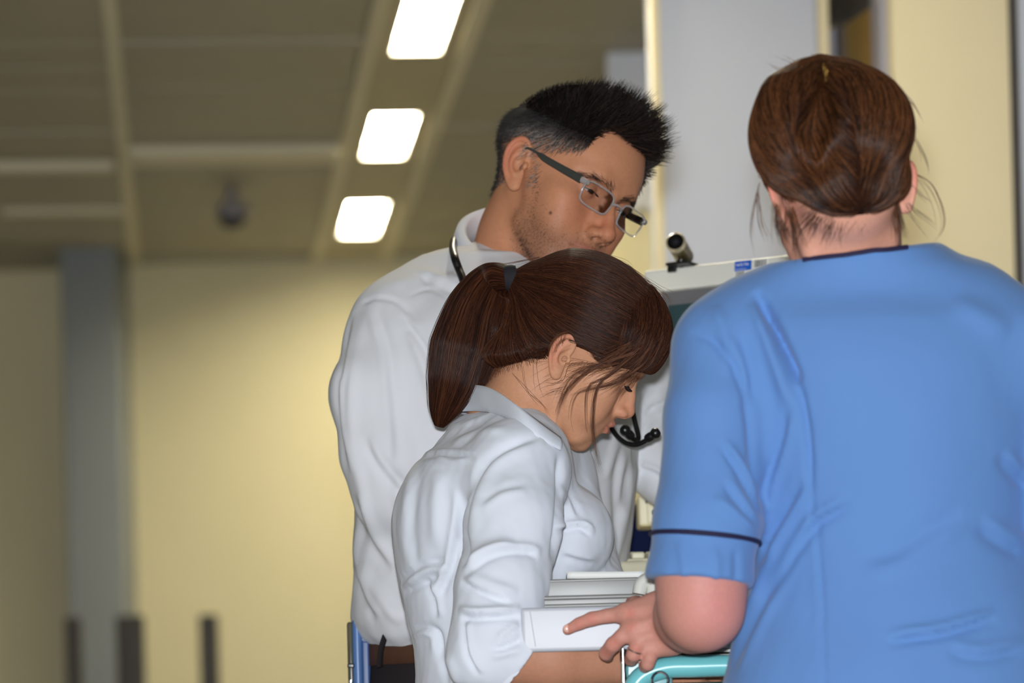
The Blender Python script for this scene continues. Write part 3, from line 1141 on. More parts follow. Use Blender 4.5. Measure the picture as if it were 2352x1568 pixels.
def hand_field(fd, wrist, knuckle, side, up, curl=0.5, size=1.0, spread=0.08):
    """a relaxed hand: wrist point, middle knuckle point, side vector towards the thumb, up = back of the hand"""
    w, kn = np.asarray(wrist, float), np.asarray(knuckle, float)
    f = kn - w
    L = np.linalg.norm(f)
    f = f / L
    s = np.asarray(side, float); s = s - f * (s @ f); s /= np.linalg.norm(s)
    u = np.cross(s, f)
    if u @ np.asarray(up) < 0:
        u = -u
    for i, (o, ln) in enumerate(((0.030, .95), (0.010, 1.0), (-0.010, .97), (-0.029, .88))):
        fd.cap(w + s * o * 0.55, w + f * L * ln + s * o * size, 0.015 * size, 0.0125 * size, 0.010)
    for o, ln, tot, sp in ((0.030, .95, .076, .10), (0.010, 1.0, .084, .02), (-0.010, .97, .079, -.05), (-0.029, .88, .062, -.14)):
        p = w + f * L * ln + s * o * size
        d = f + s * sp
        d /= np.linalg.norm(d)
        a = curl * 0.6
        pts, r = [p], [0.0095 * size]
        for seg, rr in ((.46, .0088), (.31, .0080), (.23, .0068)):
            dd = d * math.cos(a) - u * math.sin(a)
            p = p + dd * tot * seg * size
            pts.append(p); r.append(rr * size)
            a += curl * 0.8
        finger(fd, pts, r)
    t0 = w + f * L * 0.25 + s * 0.022 * size
    d1 = f * .7 + s * .65 - u * .3
    t1 = t0 + d1 / np.linalg.norm(d1) * 0.040 * size
    d2 = f * .9 + s * .25 - u * .35
    t2 = t1 + d2 / np.linalg.norm(d2) * 0.032 * size
    t3 = t2 + (f * .95 - u * .3) / 1.0 * 0.024 * size
    finger(fd, [t0, t1, t2, t3], [0.016 * size, 0.0115 * size, 0.010 * size, 0.0078 * size], 0.008)

def legs(parent, hip, foot_l, foot_r, hw, hd, top_z, m, shoe, yaw=0.0, knee=0.0):
    """trousers from the waist to the floor and a pair of shoes"""
    hip = np.asarray(hip, float)
    lo = np.minimum(np.minimum(hip, foot_l), foot_r) - 0.30
    hi = np.maximum(np.maximum(hip, foot_l), foot_r) + 0.30
    lo[2], hi[2] = 0.02, top_z + 0.02
    fd = Field(lo, hi, 0.009)
    fd.loft([(hip[2] - 0.16, hip[0], hip[1], hw * .96, hd * 1.0, yaw), (hip[2], hip[0], hip[1], hw, hd, yaw), (top_z, hip[0], hip[1], hw * .93, hd * .92, yaw)], 0.02)
    for ft in (foot_l, foot_r):
        ft = np.asarray(ft, float)
        sd = (ft - hip); sd[2] = 0
        h = hip + np.array((sd[0] * .55, sd[1] * .55, -0.08))
        kn = (h + ft) / 2 + np.array((0, 0, 0.03))
        fd.chain([h, kn, ft + (0, 0, 0.09), ft + (0, 0, 0.035)], [0.088, 0.066, 0.058, 0.062], 0.03)
    V, Q = fd.mesh(2)
    V = wrinkle(V, vnormals(V, Q), 0.003, 18, 5, (1, 1, .5))
    meshobj('trousers', V, Q, m, parent)
    ca, sa = math.cos(yaw), math.sin(yaw)
    for ft in (foot_l, foot_r):
        ft = np.asarray(ft, float)
        fr = np.array((-sa, ca, 0)) if parent.get('fwd') is None else np.array(list(parent['fwd']))
        f2 = Field(ft - 0.22, ft + 0.22, 0.006)
        f2.chain([ft + fr * -.05 + (0, 0, .045), ft + fr * .05 + (0, 0, .042), ft + fr * .15 + (0, 0, .032)], [0.044, 0.043, 0.032], 0)
        f2.cap(ft + fr * -.04 + (0, 0, .07), ft + fr * -.02 + (0, 0, .10), .04, .04, .02)
        f2.put(lambda X, Y, Z: (0.003 - Z) + 0 * X + 0 * Y, ft - .3, ft + .3, 0, False) if False else None
        f2.d = np.maximum(f2.d, (0.002 - f2.ax[2])[None, None, :])
        v, q = f2.mesh(1)
        meshobj('shoe', v, q, shoe, parent)
# ------------------------------------------------------------------ the man in the white shirt
YM = 4.74
man = empty('person', (float(P(1140, 1700, 4.80)[0]), 4.80, 0))
tag(man, 'person in white shirt with short dark spiky hair and clear glasses, looking down', 'person')
man['fwd'] = (0.77, -0.64, 0.0)
PM = dict(flush=srgb(196, 110, 84), shade=srgb(128, 78, 58), stubble=srgb(70, 56, 50), lipc=srgb(150, 84, 80),
          open=3.0, gaze=-1.8, edz=-6, ndz=-8, mdz=-6, mw=1.12, tip=1.5, lookz=-0.42, lookx=-0.05, mouth=-1.5, earz=5.0, nos=4.2,
          spots=[(((60, 66, -36), 2.0), srgb(50, 34, 30)), (((52, 76, -20), 1.3), srgb(120, 70, 54))])
mfw, mbk, MA = pose(np.array([[-.5928, .6558, .4673], [-.7427, -.6705, -.0017], [.3119, -.3481, .8841]]), 1.0151, P(1279, 445, YM))

def man_hair(V):
    """0..1, where hair grows on the man's scalp"""
    x, y, z = V[:, 0], V[:, 1], V[:, 2]
    ph = np.degrees(np.arctan2(np.abs(x), y))
    hl = np.interp(ph, [0, 11, 29, 35, 38, 40, 46, 56, 64, 72, 80, 90, 105, 120, 150, 180],
                   [83, 84, 86, 81, 62, 50, 46, 39, 33, 28, 22, 14, -4, -16, -32, -38])
    w = np.clip((z - hl) / 7 + 0.5, 0, 1)
    sb = np.clip((ph - (73 - (21 - z) * .31)) / 3 + .5, 0, 1) * np.clip((80 - ph) / 4, 0, 1) * np.clip((z + 18) / 8, 0, 1) * (z < 36)
    w = np.maximum(w, sb * .9)
    w *= (np.hypot(x, 0) < 79) | (z > 40)
    return w

PM['scalp'] = lambda V: 0.98 * man_hair(V) * np.clip(0.12 + (V[:, 2] - 42) / 20, 0, 1)
PM['scalpc'] = srgb(30, 25, 24)
nk = [mbk(P(1205, 545, 4.76)), mbk(P(1172, 650, 4.80)), mbk(P(1160, 720, 4.82))]
mfd = head_field(PM, [([(0, -26, -8)] + nk, [54, 54, 58, 66], 18),
                      ([(40, -14, -20), mbk(P(1235, 640, 4.72))], [14, 13], 14)],
                 lo=(-100, -135, -215), hi=(100, 130, 145))
mV, mQ = mfd.mesh()
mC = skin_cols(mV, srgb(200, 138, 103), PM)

# forearms and hands (left one on the keyboard, right one in front of the belly)
MS = dict(sr=P(872, 770, 4.68), sl=P(1462, 868, 4.95), er=P(905, 1120, 4.66), el=P(1466, 1024, 4.93))
MS['wr'] = P(1060, 1190, 4.62)
MS['wl'] = P(1660, 1210, 4.86)
fa = Field(np.minimum(MS['er'], MS['wr']) - 0.2, np.maximum(MS['er'], MS['wr']) + 0.2, 0.0035)
d = MS['wr'] - MS['er']; d /= np.linalg.norm(d)
fa.chain([MS['er'] + d * .12, MS['wr']], [0.036, 0.027], 0, sc=None)
hand_field(fa, MS['wr'], MS['wr'] + d * .09, (0, 0, 1), (0, -1, 0), 0.6)
a1 = fa.mesh()
fa2 = Field(np.minimum(MS['el'], MS['wl']) - 0.22, np.maximum(MS['el'], MS['wl']) + 0.22, 0.0035)
d2 = MS['wl'] - MS['el']; d2 /= np.linalg.norm(d2)
fa2.chain([MS['el'] + d2 * .07, MS['wl']], [0.034, 0.027], 0)
hand_field(fa2, MS['wl'], MS['wl'] + d2 * .085 - (0, 0, .02), (0, -1, 0.2), (0, 0, 1), 0.5)
a2 = fa2.mesh()
sk = np.array(srgb(184, 122, 88)[:3])
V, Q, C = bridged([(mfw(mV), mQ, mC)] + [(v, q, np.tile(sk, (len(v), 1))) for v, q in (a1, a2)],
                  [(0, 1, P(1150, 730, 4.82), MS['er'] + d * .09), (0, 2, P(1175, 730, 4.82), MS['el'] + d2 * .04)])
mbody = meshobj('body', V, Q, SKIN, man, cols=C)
eyeballs(mfw, man, PM, 'eyeball', EYE)

# hair: a thin cap that follows the scalp, then strands
MHAIR = mat('dark_hair', srgb(26, 22, 22), 0.9, spec=0.0, noise=(60, 0.4))
hm = man_hair(mV)
mN = vnormals(mV, mQ)
thick = np.clip((mV[:, 2] - 62) / 50, 0, 1) * np.clip((mV[:, 1] + 75) / 95, 0.1, 1) * 11.0 * (hm > .9)
capmask = (hm > .6) & (mV[:, 2] > 52) & (np.abs(mV[:, 0]) < 80)
fm = capmask[mQ].all(1)
used = np.unique(mQ[fm])
remap = np.full(len(mV), -1); remap[used] = np.arange(len(used))
capV = mV + mN * (thick - 0.8)[:, None]
mcap = meshobj('hair', mfw(capV[used]), remap[mQ[fm]], MHAIR, man)

def man_strands():
    out_top, out_side = [], []
    r = np.random.default_rng(11)
    # top: longer and spiky
    x, y, z = mV[:, 0], mV[:, 1], mV[:, 2]
    dens = hm * np.clip((z - 34) / 40, 0, 1) * (0.5 + np.clip((y + 20) / 60, 0, 1.2))
    pts = sample_surface(mV, mQ, dens, 9000, 1)
    g = mfd.grad(pts)
    # clumps: neighbouring hairs lean to a common tip
    cell = np.floor(pts / 9.0)
    key = (cell * np.array([73, 179, 283])).sum(1).astype(int)
    kd = np.array([np.random.default_rng(abs(int(k)) + 5).normal(size=3) for k in key])
    fy = np.clip((pts[:, 1] + 40) / 120, 0, 1)
    hi = np.clip((pts[:, 2] - 55) / 45, 0, 1)
    ln = (4 + 10 * hi + 20 * fy ** 1.4 * hi + 8 * np.clip((pts[:, 1] - 45) / 35, 0, 1) * hi) * r.uniform(0.7, 1.25, len(pts)) * np.clip((pts[:, 1] + 95) / 115, 0.3, 1)
    fwd = np.array((-0.12, 0.85, 0.12))
    for i in range(len(pts)):
        d0 = g[i] * (0.35 + 0.65 * hi[i]) + fwd * (0.55 + .45 * fy[i]) + kd[i] * 0.30 + r.normal(size=3) * 0.10
        if hi[i] < .35:
            m_ = hi[i] / .35
            d0 = d0 * m_ + (1 - m_) * (g[i] * .28 + np.array((0, -.15, -.75)) + kd[i] * .12)
        d0 /= np.linalg.norm(d0)
        up = np.array((0, .1, .9)) * (0.25 + .35 * hi[i]) + kd[i] * .12
        t = np.linspace(0, 1, 7)[:, None]
        out_top.append(pts[i] + d0 * ln[i] * t + up * ln[i] * .45 * t ** 2)
    # sides: clipped short, lying back and down, many grey
    dens = hm * np.clip((78 - z) / 20, 0, 1) * (z > -45)
    dens *= 0.30 + 0.70 * np.clip((z - 30) / 30, 0, 1)
    pts = sample_surface(mV, mQ, dens, 16000, 2)
    g = mfd.grad(pts)
    for i in range(len(pts)):
        flow = np.array((0, -0.55, -0.75)) if pts[i, 1] < 30 else np.array((0, -.2, -.95))
        d0 = flow + g[i] * 0.42 + r.normal(size=3) * .16
        L = (4.5 + 7 * np.clip((pts[i, 2] - 15) / 50, 0, 1)) * r.uniform(.6, 1.2)
        t = np.linspace(0, 1, 4)[:, None]
        out_side.append(pts[i] + d0 * L * t)
    return out_top, out_side
tp, sd = man_strands()
HM1 = hair_mat('black_hair_strands', srgb(14, 12, 13), srgb(60, 48, 42), 0.45, 0.22)
HM2 = hair_mat('greying_hair_strands', srgb(20, 17, 17), srgb(170, 160, 152), 0.45, 0.3, 1.9)
hair_curves('hair_strands', [mfw(s) for s in tp], 0.00028, HM1, mcap)
sdz = np.array([s[0][2] for s in sd]); sdy = np.array([s[0][1] for s in sd])
sdt = rng.uniform(0, 1, len(sd)) * np.clip((74 - sdz) / 26, 0.10, 1) * np.clip((sdy + 80) / 70, .35, 1)
hair_curves('clipped_hair', [mfw(s) for s in sd], 0.00016, HM2, mcap, tones=sdt)
# stubble
sw = stubble_w(mV) + 0.9 * np.clip(1 - np.hypot((np.abs(mV[:, 0]) - 66) / 2, (mV[:, 1] - 36) / 1.0) / 10, 0, 1) * (mV[:, 2] < -8) * (mV[:, 2] > -45)
pts = sample_surface(mV, mQ, np.clip(sw, 0, 1) + 1e-6, 5200, 5)
g = mfd.grad(pts)
jr = rng.normal(size=pts.shape) * .3
hair_curves('stubble', [mfw(np.stack([q, q + (n * .7 + np.array((0, .1, -.5)) + j) * 0.7, q + (n * .9 + np.array((0, .1, -.9)) + j) * 1.3])) for q, n, j in zip(pts, g, jr)],
            0.00011, HM1, mcap)
# brows
def brow(lines, n, L, seed, fw, fd, rad, m, parent, name='eyebrow', thick=3.2):
    r = np.random.default_rng(seed)
    st = []
    for ln in lines:
        c = spline(ln, 40)
        T = np.gradient(c, axis=0); T /= np.linalg.norm(T, axis=1)[:, None]
        for _ in range(n):
            k = r.integers(0, 40)
            wid = thick * (1 - 0.55 * (k / 40))
            p = c[k] + np.array((0, 0, 1)) * r.normal() * wid * 0.5 + T[k] * r.normal() * 1.5
            for _ in range(3):
                p = p - fd.grad(p[None])[0] * fd.sample(p[None])[0]
            g = fd.grad(p[None])[0]
            d = T[k] * .9 + np.array((0, 0, .35 * (1 - k / 40))) + g * .22 + r.normal(size=3) * .12
            t = np.linspace(0, 1, 4)[:, None]
            st.append(fw(p + d * L * r.uniform(.6, 1.1) * t))
    hair_curves(name, st, rad, m, parent)
brow([[(9, 93, 21), (22, 90, 26), (36, 84, 27), (52, 71, 21)], [(-9, 93, 21), (-22, 90, 26), (-36, 84, 27), (-52, 71, 21)]], 460, 8.0, 3, mfw, mfd, 0.00011, HM1, mcap, thick=6.5)

def lashes(fw, p, sides, m, parent, L=7.0, rad=.0003, n=24):
    la = []
    for s in sides:
        c = np.array((s * 32.0, 71.0, 17.0 + p.get('edz', 0.0)))
        z0 = p.get('gaze', 0.0) + p.get('open', 2.7) * .75
        for t in np.linspace(-.85, .92, n):
            b0 = c + np.array((s * 12.5 * t, 13.7 * math.sqrt(max(1 - (t * .86) ** 2, .1)), z0 - 1.8 * t * t))
            e = np.array((s * t * L * .6, L * .9, -L * .35))
            la.append(fw(np.array([b0 - e * .12, b0 + e * .5 + (0, 0, -.6), b0 + e + (0, 0, .4)])))
    hair_curves('eyelashes', la, rad, m, parent)
lashes(mfw, PM, (-1, 1), HM1, mcap, 5.5, .00022, 40)

# ---- shirt
SHIRT = mat('white_shirting', srgb(232, 233, 238), 0.85, spec=0.15, sheen=0.15, noise=(30, 0.02), weave=(420, 0.35))
YT = 4.80
def row(py, cx, half, dep=None, yaw=50, Y=YT):
    """torso row seen at this height; half = visible half width in metres"""
    p = P(cx, py, Y)
    y = math.radians(yaw)
    rb = dep if dep else half * 0.86
    ra = math.sqrt(max(half ** 2 - (rb * math.sin(y)) ** 2, 1e-4)) / math.cos(y)
    return (p[2], p[0], p[1], ra, rb, y)
sf = Field(P(700, 1560, YT) - (0.02, 0.36, 0.0), P(1760, 430, YT) + (0.02, 0.34, 0), 0.0038)
sf.loft([row(1492, 1128, .143), row(1465, 1124, .160), row(1420, 1122, .170), row(1330, 1128, .169), row(1180, 1138, .174), row(1020, 1140, .180),
         row(880, 1140, .182), row(780, 1148, .168), row(710, 1156, .125), row(660, 1162, .085), row(632, 1168, .068)], 0.0)
nb = P(1160, 680, 4.80)
sf.chain([nb, P(1020, 684, 4.75), P(908, 742, 4.70)], [0.058, 0.050, 0.053], 0.045)
sf.chain([nb, P(1330, 730, 4.88), P(1462, 845, 4.95)], [0.062, 0.054, 0.056], 0.05)
sf.ell(P(1130, 850, 4.74), (.16, .13, .14), 0.05)
# right sleeve, left sleeve
sf.chain([P(904, 790, 4.70), P(864, 905, 4.67), P(878, 1040, 4.66), MS['er'] + (0.0, 0, -.01)], [0.053, 0.0555, 0.0505, 0.048], 0.018)
sf.chain([MS['er'], MS['er'] * .45 + MS['wr'] * .55], [0.050, 0.044], 0.012)
sf.chain([P(1466, 868, 4.95), P(1464, 950, 4.95), MS['el']], [0.054, 0.050, 0.048], 0.016)
sf.chain([MS['el'], MS['el'] * .62 + MS['wl'] * .38], [0.046, 0.043], 0.008)
MF = [  # seams and folds
    ([(838, 693), (866, 684), (915, 695), (960, 745), (1001, 815)], -0.0025, 5, 'seam'),
    ([(936, 682), (965, 668), (993, 664), (1040, 690)], -0.002, 5, 'fold'),
    ([(813, 721), (789, 848), (779, 893), (785, 982), (806, 1090)], -0.005, 9, 'step'),
    ([(830, 720), (812, 850), (806, 960), (822, 1080), (852, 1200)], 0.004, 13, 'fold'),
    ([(854, 705), (872, 760), (888, 830), (903, 991), (906, 1080)], 0.0035, 14, 'step'),
    ([(930, 720), (985, 800), (1010, 860)], -0.005, 11, 'step'),
    ([(940, 760), (975, 850), (1005, 950)], 0.004, 12, 'fold'),
    ([(842, 1003), (875, 1068), (930, 1130), (960, 1165)], -0.006, 13, 'step'),
    ([(818, 1130), (850, 1230), (905, 1310)], -0.006, 14, 'step'),
    ([(812, 1205), (836, 1310), (890, 1390), (925, 1430)], 0.006, 16, 'fold'),
    ([(822, 1300), (840, 1372), (868, 1420)], -0.006, 12, 'step'),
    ([(905, 1080), (925, 1180), (920, 1250)], 0.005, 16, 'fold'),
    ([(985, 655), (1030, 640), (1065, 650)], 0.004, 12, 'fold'),
    ([(960, 628), (1010, 650), (1060, 672)], -0.004, 10, 'step'),
    ([(900, 655), (960, 640), (1010, 620)], 0.003, 14, 'fold'),
    ([(1478, 950), (1500, 930), (1535, 915)], -0.004, 9, 'step'),
    ([(1470, 1000), (1500, 960), (1540, 945)], 0.004, 10, 'fold'),
    ([(1468, 1072), (1500, 1080), (1530, 1100)], -0.006, 8, 'step'),
    ([(1300, 1080), (1312, 1180), (1330, 1300)], -0.002, 4, 'seam'),
    ([(1390, 1320), (1412, 1250), (1440, 1130), (1455, 1060)], 0.005, 12, 'step'),
    ([(1350, 1170), (1372, 1240), (1365, 1310)], -0.004, 9, 'fold'),
    ([(1420, 990), (1400, 1060), (1385, 1100)], 0.004, 12, 'fold'),
    ([(1430, 1030), (1418, 1120), (1425, 1200)], -0.004, 10, 'step'),
    ([(1455, 900), (1462, 990), (1464, 1080)], -0.007, 9, 'fold'),
]
mshirt, shV, shQ, shN = cloth('shirt', sf, MF, [(0.0035, 14, 3, (1, 1, .55)), (0.0014, 45, 4, (1, 1, .5)), (0.0006, 110, 5, (1, 1, .45))], SHIRT, man)

# collar: a standing band with a turned-down fall, open at the throat
def collar(parent, c, axis, front, r, hgt, fall, flare, m, name='collar', gap=0.22, pts_drop=0.03, thick=0.0022, sx=1.0, lean=0.0):
    ax = np.asarray(axis, float); ax /= np.linalg.norm(ax)
    f = np.asarray(front, float); f = f - ax * (f @ ax); f /= np.linalg.norm(f)
    s = np.cross(ax, f)
    n = 64
    th = np.linspace(gap, 2 * math.pi - gap, n)
    prof = [(0.0, 0.0, 0), (0.0, .5, 0), (0.0, 1.0, 0), (0.25, 1.06, 0), (.6, .95, 0), (0.9, .5, 1), (1.0, 0.0, 1)]
    V = []
    for t in th:
        d = math.cos(t) * f + math.sin(t) * s * sx
        fr = np.clip((math.cos(t) - .2) / .8, 0, 1)
        for (o, hh, lowr) in prof:
            rad = r + flare * o * (1 + .5 * fr)
            z = hgt * hh if not lowr else hgt * (1 - (1 - hh) * (fall / hgt)) - pts_drop * fr ** 2 * (1 - hh)
            z -= lean * fr * hgt
            V.append(np.asarray(c) + d * rad + ax * z)
    k = len(prof)
    fc = [(i * k + j, (i + 1) * k + j, (i + 1) * k + j + 1, i * k + j + 1) for i in range(n - 1) for j in range(k - 1)]
    o = meshobj(name, np.array(V), fc, m, parent)
    md = o.modifiers.new('thickness', 'SOLIDIFY')
    md.thickness = thick
    return o
naxis = P(1205, 545, 4.76) - P(1172, 650, 4.80)
collar(man, P(1174, 616, 4.797), naxis + (-.008, 0, 0.0), (0.55, -0.75, 0), 0.0645, 0.044, 0.060, 0.015, SHIRT, pts_drop=0.045, gap=.3, lean=.6)
BUTTON = mat('pearl_button', srgb(214, 206, 192), 0.3)
for q in ((1298, 1057), (1306, 1180), (1316, 1300)):
    b = on_surface(shV, shN, [q, q], 3, 0.001)[1]
    MB().lathe([(0, .0056), (.0012, .0058), (.002, .0048), (.0012, .0034), (.0012, .0001)], b, (0.25, -.95, 0.05), 20).build('button', BUTTON, mshirt)

# trousers, belt
TROUS = mat('charcoal_wool', srgb(44, 40, 42), 0.9, spec=0.1, noise=(400, 0.15))
BROWN = mat('brown_leather', srgb(84, 56, 42), 0.6, spec=0.25, noise=(90, 0.12))
BLACK = mat('black_leather', srgb(24, 22, 23), 0.45, noise=(60, .2))
hipM = P(1134, 1660, 4.80)
legs(man, hipM, (hipM[0] - .06, 4.74, 0), (hipM[0] + .07, 4.90, 0), .178, .15, P(0, 1488, 4.80)[2], TROUS, BLACK, math.radians(50))
bl = []
for th in np.linspace(0, 2 * math.pi, 73):
    y = math.radians(50)
    a, b_ = .172 * math.cos(th), .147 * math.sin(th)
    bl.append((a * math.cos(y) - b_ * math.sin(y), a * math.sin(y) + b_ * math.cos(y)))
bz0, bz1 = P(900, 1526, 4.7)[2], P(900, 1468, 4.7)[2]
V = [(hipM[0] + x, hipM[1] + y, z) for x, y in bl for z in (bz0, bz1)]
belt = meshobj('belt', V, [(2 * i, 2 * i + 2, 2 * i + 3, 2 * i + 1) for i in range(72)], BROWN, man)
sm = belt.modifiers.new('thickness', 'SOLIDIFY'); sm.thickness = 0.004; sm.offset = 0
lp = [P(884, 1462, 4.665), P(875, 1492, 4.655), P(872, 1530, 4.66)]
MB().tube(spline(lp, 12), 0.0062, 8, flat=.35).build('belt_loop', TROUS, man)

# ---- glasses: clear front, grey temples
gl = empty('eyeglasses', tuple(float(v) for v in mfw([(0, 100, 8)])[0]))
tag(gl, 'clear-framed eyeglasses with dark grey temples worn by the man', 'eyeglasses')
CLEAR = mat('clear_acetate', (0.96, 0.93, 0.92, 1), 0.08, trans=0.72, ior=1.25, spec=0.5)
LENSM = bpy.data.materials.new('spectacle_lens')
LENSM.use_nodes = True
_nt = LENSM.node_tree
_nt.nodes.remove(_nt.nodes['Principled BSDF'])
_tr = _nt.nodes.new('ShaderNodeBsdfTransparent'); _tr.inputs[0].default_value = (.97, .97, .97, 1)
_gl = _nt.nodes.new('ShaderNodeBsdfGlossy'); _gl.inputs['Roughness'].default_value = 0.02
_fr = _nt.nodes.new('ShaderNodeFresnel'); _fr.inputs[0].default_value = 1.5
_mx = _nt.nodes.new('ShaderNodeMixShader')
_nt.links.new(_fr.outputs[0], _mx.inputs[0])
_nt.links.new(_tr.outputs[0], _mx.inputs[1])
_nt.links.new(_gl.outputs[0], _mx.inputs[2])
_nt.links.new(_mx.outputs[0], _nt.nodes['Material Output'].inputs[0])
TEMPLE = mat('grey_temple', srgb(62, 64, 60), 0.4)
def lens_outline(s, grow=0.0, n=44):
    """rounded rectangle in the plane of the glasses (local mm)"""
    o = []
    for t in np.linspace(0, 2 * math.pi, n, endpoint=False):
        cx, cy = math.cos(t), math.sin(t)
        e = 0.46
        x = math.copysign(abs(cx) ** e, cx) * (25.0 + grow)
        z = math.copysign(abs(cy) ** e, cy) * (14.0 + grow)
        if z < 0: x *= 0.95
        xx = s * (35.0 + x * s * 1.0) if False else s * 34.5 + x
        wrap = (abs(xx) / 62.0) ** 2 * 7
        o.append((xx, 101.5 - wrap - z * -0.10, 4.0 + z))
    return np.array(o)
for s in (-1, 1):
    rim = lens_outline(s)
    MB().tube(mfw(np.vstack([rim, rim[:2]])), 0.0013, 8, cap=False).build('rim', CLEAR, gl)
    o = lens_outline(s, -0.5)
    cc = o.mean(0) + (0, .6, 0)
    lv = mfw(np.vstack([[cc], o * .5 + cc * .5 + (0, .45, 0), o]))
    n = len(o)
    fcs = [(0, 1 + (k + 1) % n, 1 + k) for k in range(n)] + [(1 + k, 1 + (k + 1) % n, 1 + n + (k + 1) % n, 1 + n + k) for k in range(n)]
    ln = meshobj('lens', lv, fcs, LENSM, gl)
    hinge = np.array((s * 60.5, 94.5, 12.0))
    MB().tube(mfw([(s * 56, 97, 13.5), (s * 60.5, 95, 13.5), (s * 63.5, 90, 13.5)]), [.0030, .0040, .0040], 10).build('hinge_block', CLEAR, gl)
    tp_ = spline([(s * 63.5, 90, 13.5), (s * 69, 62, 16.5), (s * 74, 32, 20.5), (s * 76.5, 10, 25), (s * 77.5, -6, 24), (s * 76, -22, 8)], 30)
    rr = np.interp(np.linspace(0, 1, 30), [0, .45, .55, 1], [.0052, .0040, .0016, .0014])
    MB().tube(mfw(tp_), rr, 10, flat=.32).build('temple', TEMPLE, gl)
MB().tube(mfw(spline([(-10.5, 101, 7), (-4, 104, 9.5), (4, 104, 9.5), (10.5, 101, 7)], 12)), .0017, 8).build('bridge', CLEAR, gl)
# ------------------------------------------------------------------ the woman with the ponytail
YW = 4.42
woman = empty('person', (float(P(1150, 1700, 4.45)[0]), 4.45, 0))
tag(woman, 'person with brown ponytail and pale blue shirt bending over the white binder', 'person')
woman['fwd'] = (0.97, 0.22, 0.0)
WSC = 1.69 / (S(YW) / 1000)
PW = dict(fem=1.0, flush=srgb(214, 128, 104), shade=srgb(168, 112, 90), lipc=srgb(190, 104, 100), open=0.9, gaze=-4.5,
          bridge=-3.5, tip=-3.0, lip=1.12, mouth=0.5, lookz=-0.8, flare=20, ear=0.98, eary=-13.0)
wfw, wbk, WA = pose(np.array([[-.0816, .8052, .5866], [-.9757, .0566, -.2131], [-.2059, -.5897, .7806]]), 0.8437, P(1317.5, 818, YW))
nkw = [wbk(P(1222, 900, 4.43)), wbk(P(1178, 975, 4.45)), wbk(P(1150, 1040, 4.46))]
wfd = head_field(PW, [([(0, -22, -12)] + nkw, [54, 54, 60, 66], 18), ([(42, -8, -22), wbk(P(1270, 985, 4.40))], [12, 12], 14)],
                 lo=(-100, -140, -215), hi=(100, 130, 145))
wV, wQ = wfd.mesh()
wbase = srgb(206, 150, 116)
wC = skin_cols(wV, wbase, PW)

# arms
WEL, WWR = P(1128, 1500, 4.215), P(1432, 1518, 4.245)
fa = Field(np.minimum(WEL, WWR) - 0.12, np.maximum(WEL, WWR) + 0.20, 0.003)
dw = WWR - WEL; dw /= np.linalg.norm(dw)
fa.chain([WEL + dw * .015, WEL + dw * .07, WWR], [0.037, 0.0375, 0.0265], 0)
hand_field(fa, WWR, WWR + dw * .08 + (0, .03, 0.0), (0, .8, .6), (0, -.6, .8), 0.5, .92)
b1 = fa.mesh()
WEL2, WWR2 = P(1322, 1280, 4.53), P(1385, 1395, 4.40)
fa = Field(np.minimum(WEL2, WWR2) - 0.14, np.maximum(WEL2, WWR2) + 0.18, 0.0035)
dw2 = WWR2 - WEL2; dw2 /= np.linalg.norm(dw2)
fa.chain([WEL2 + dw2 * .05, WWR2], [0.034, 0.025], 0)
hand_field(fa, WWR2, WWR2 + dw2 * .07 + (.03, 0, .02), (-.5, -.5, .2), (0, 0, 1), 0.4, .9)
b2 = fa.mesh()
V, Q, C = bridged([(wfw(wV), wQ, wC)] + [(v, q, np.tile(np.array(srgb(190, 134, 106)[:3]), (len(v), 1))) for v, q in (b1, b2)],
                  [(0, 1, P(1150, 1050, 4.45), WEL - dw * .02), (0, 2, P(1165, 1050, 4.47), WEL2 + dw2 * .02)])
meshobj('body', V, Q, SKIN, woman, cols=C)
eyeballs(wfw, woman, PW, 'eyeball', EYE)

def solve0(fw, px, py, x=0.0):
    """local point with this x that is seen at the given place"""
    yz = np.array((0.0, 0.0))
    f = lambda q: np.array(pix(fw(np.array([[x, q[0], q[1]]]))[0]))
    for _ in range(8):
        b = f(yz)
        J = np.stack([(f(yz + e) - b) for e in np.eye(2)], 1)
        yz = yz + np.linalg.solve(J, np.array((px, py)) - b)
    return np.array((x, yz[0], yz[1]))

BAND = solve0(wfw, 1176, 640, 2.0)
def woman_hair(V):
    x, y, z = V[:, 0], V[:, 1], V[:, 2]
    ph = np.degrees(np.arctan2(np.abs(x), y))
    hl = np.interp(ph, [0, 25, 40, 50, 58, 66, 80, 92, 108, 122, 140, 160, 180], [46, 45, 40, 32, 26, 22, 25, 22, -4, -28, -54, -72, -78])
    return np.clip((z - hl) / 6 + 0.5, 0, 1)
# volume of the hair: the skull grown by the hair's thickness, drawn out to the band
WHAIR = mat('brown_hair', srgb(48, 28, 20), 0.85, spec=0.05, noise=(20, 0.35, (1, 1, 6)))
hf = Field((-112, -165, -100), (112, 130, 165), 2.0)
hf.ell((0, -11, 53), (82, 104, 88), 0, pad=70)
hf.ell((2, 36, 66), (72, 63, 60), 24, pad=40)
hf.ell((0, -40, 6), (65, 63, 58), 20, pad=30)
hf.chain([(0, -40, -10), (0, -56, -60)], [60, 52], 16)
hf.chain([(0, -70, 52), BAND * .5 + np.array((0, -70, 52)) * .5, BAND], [56, 28, 11.5], 20)
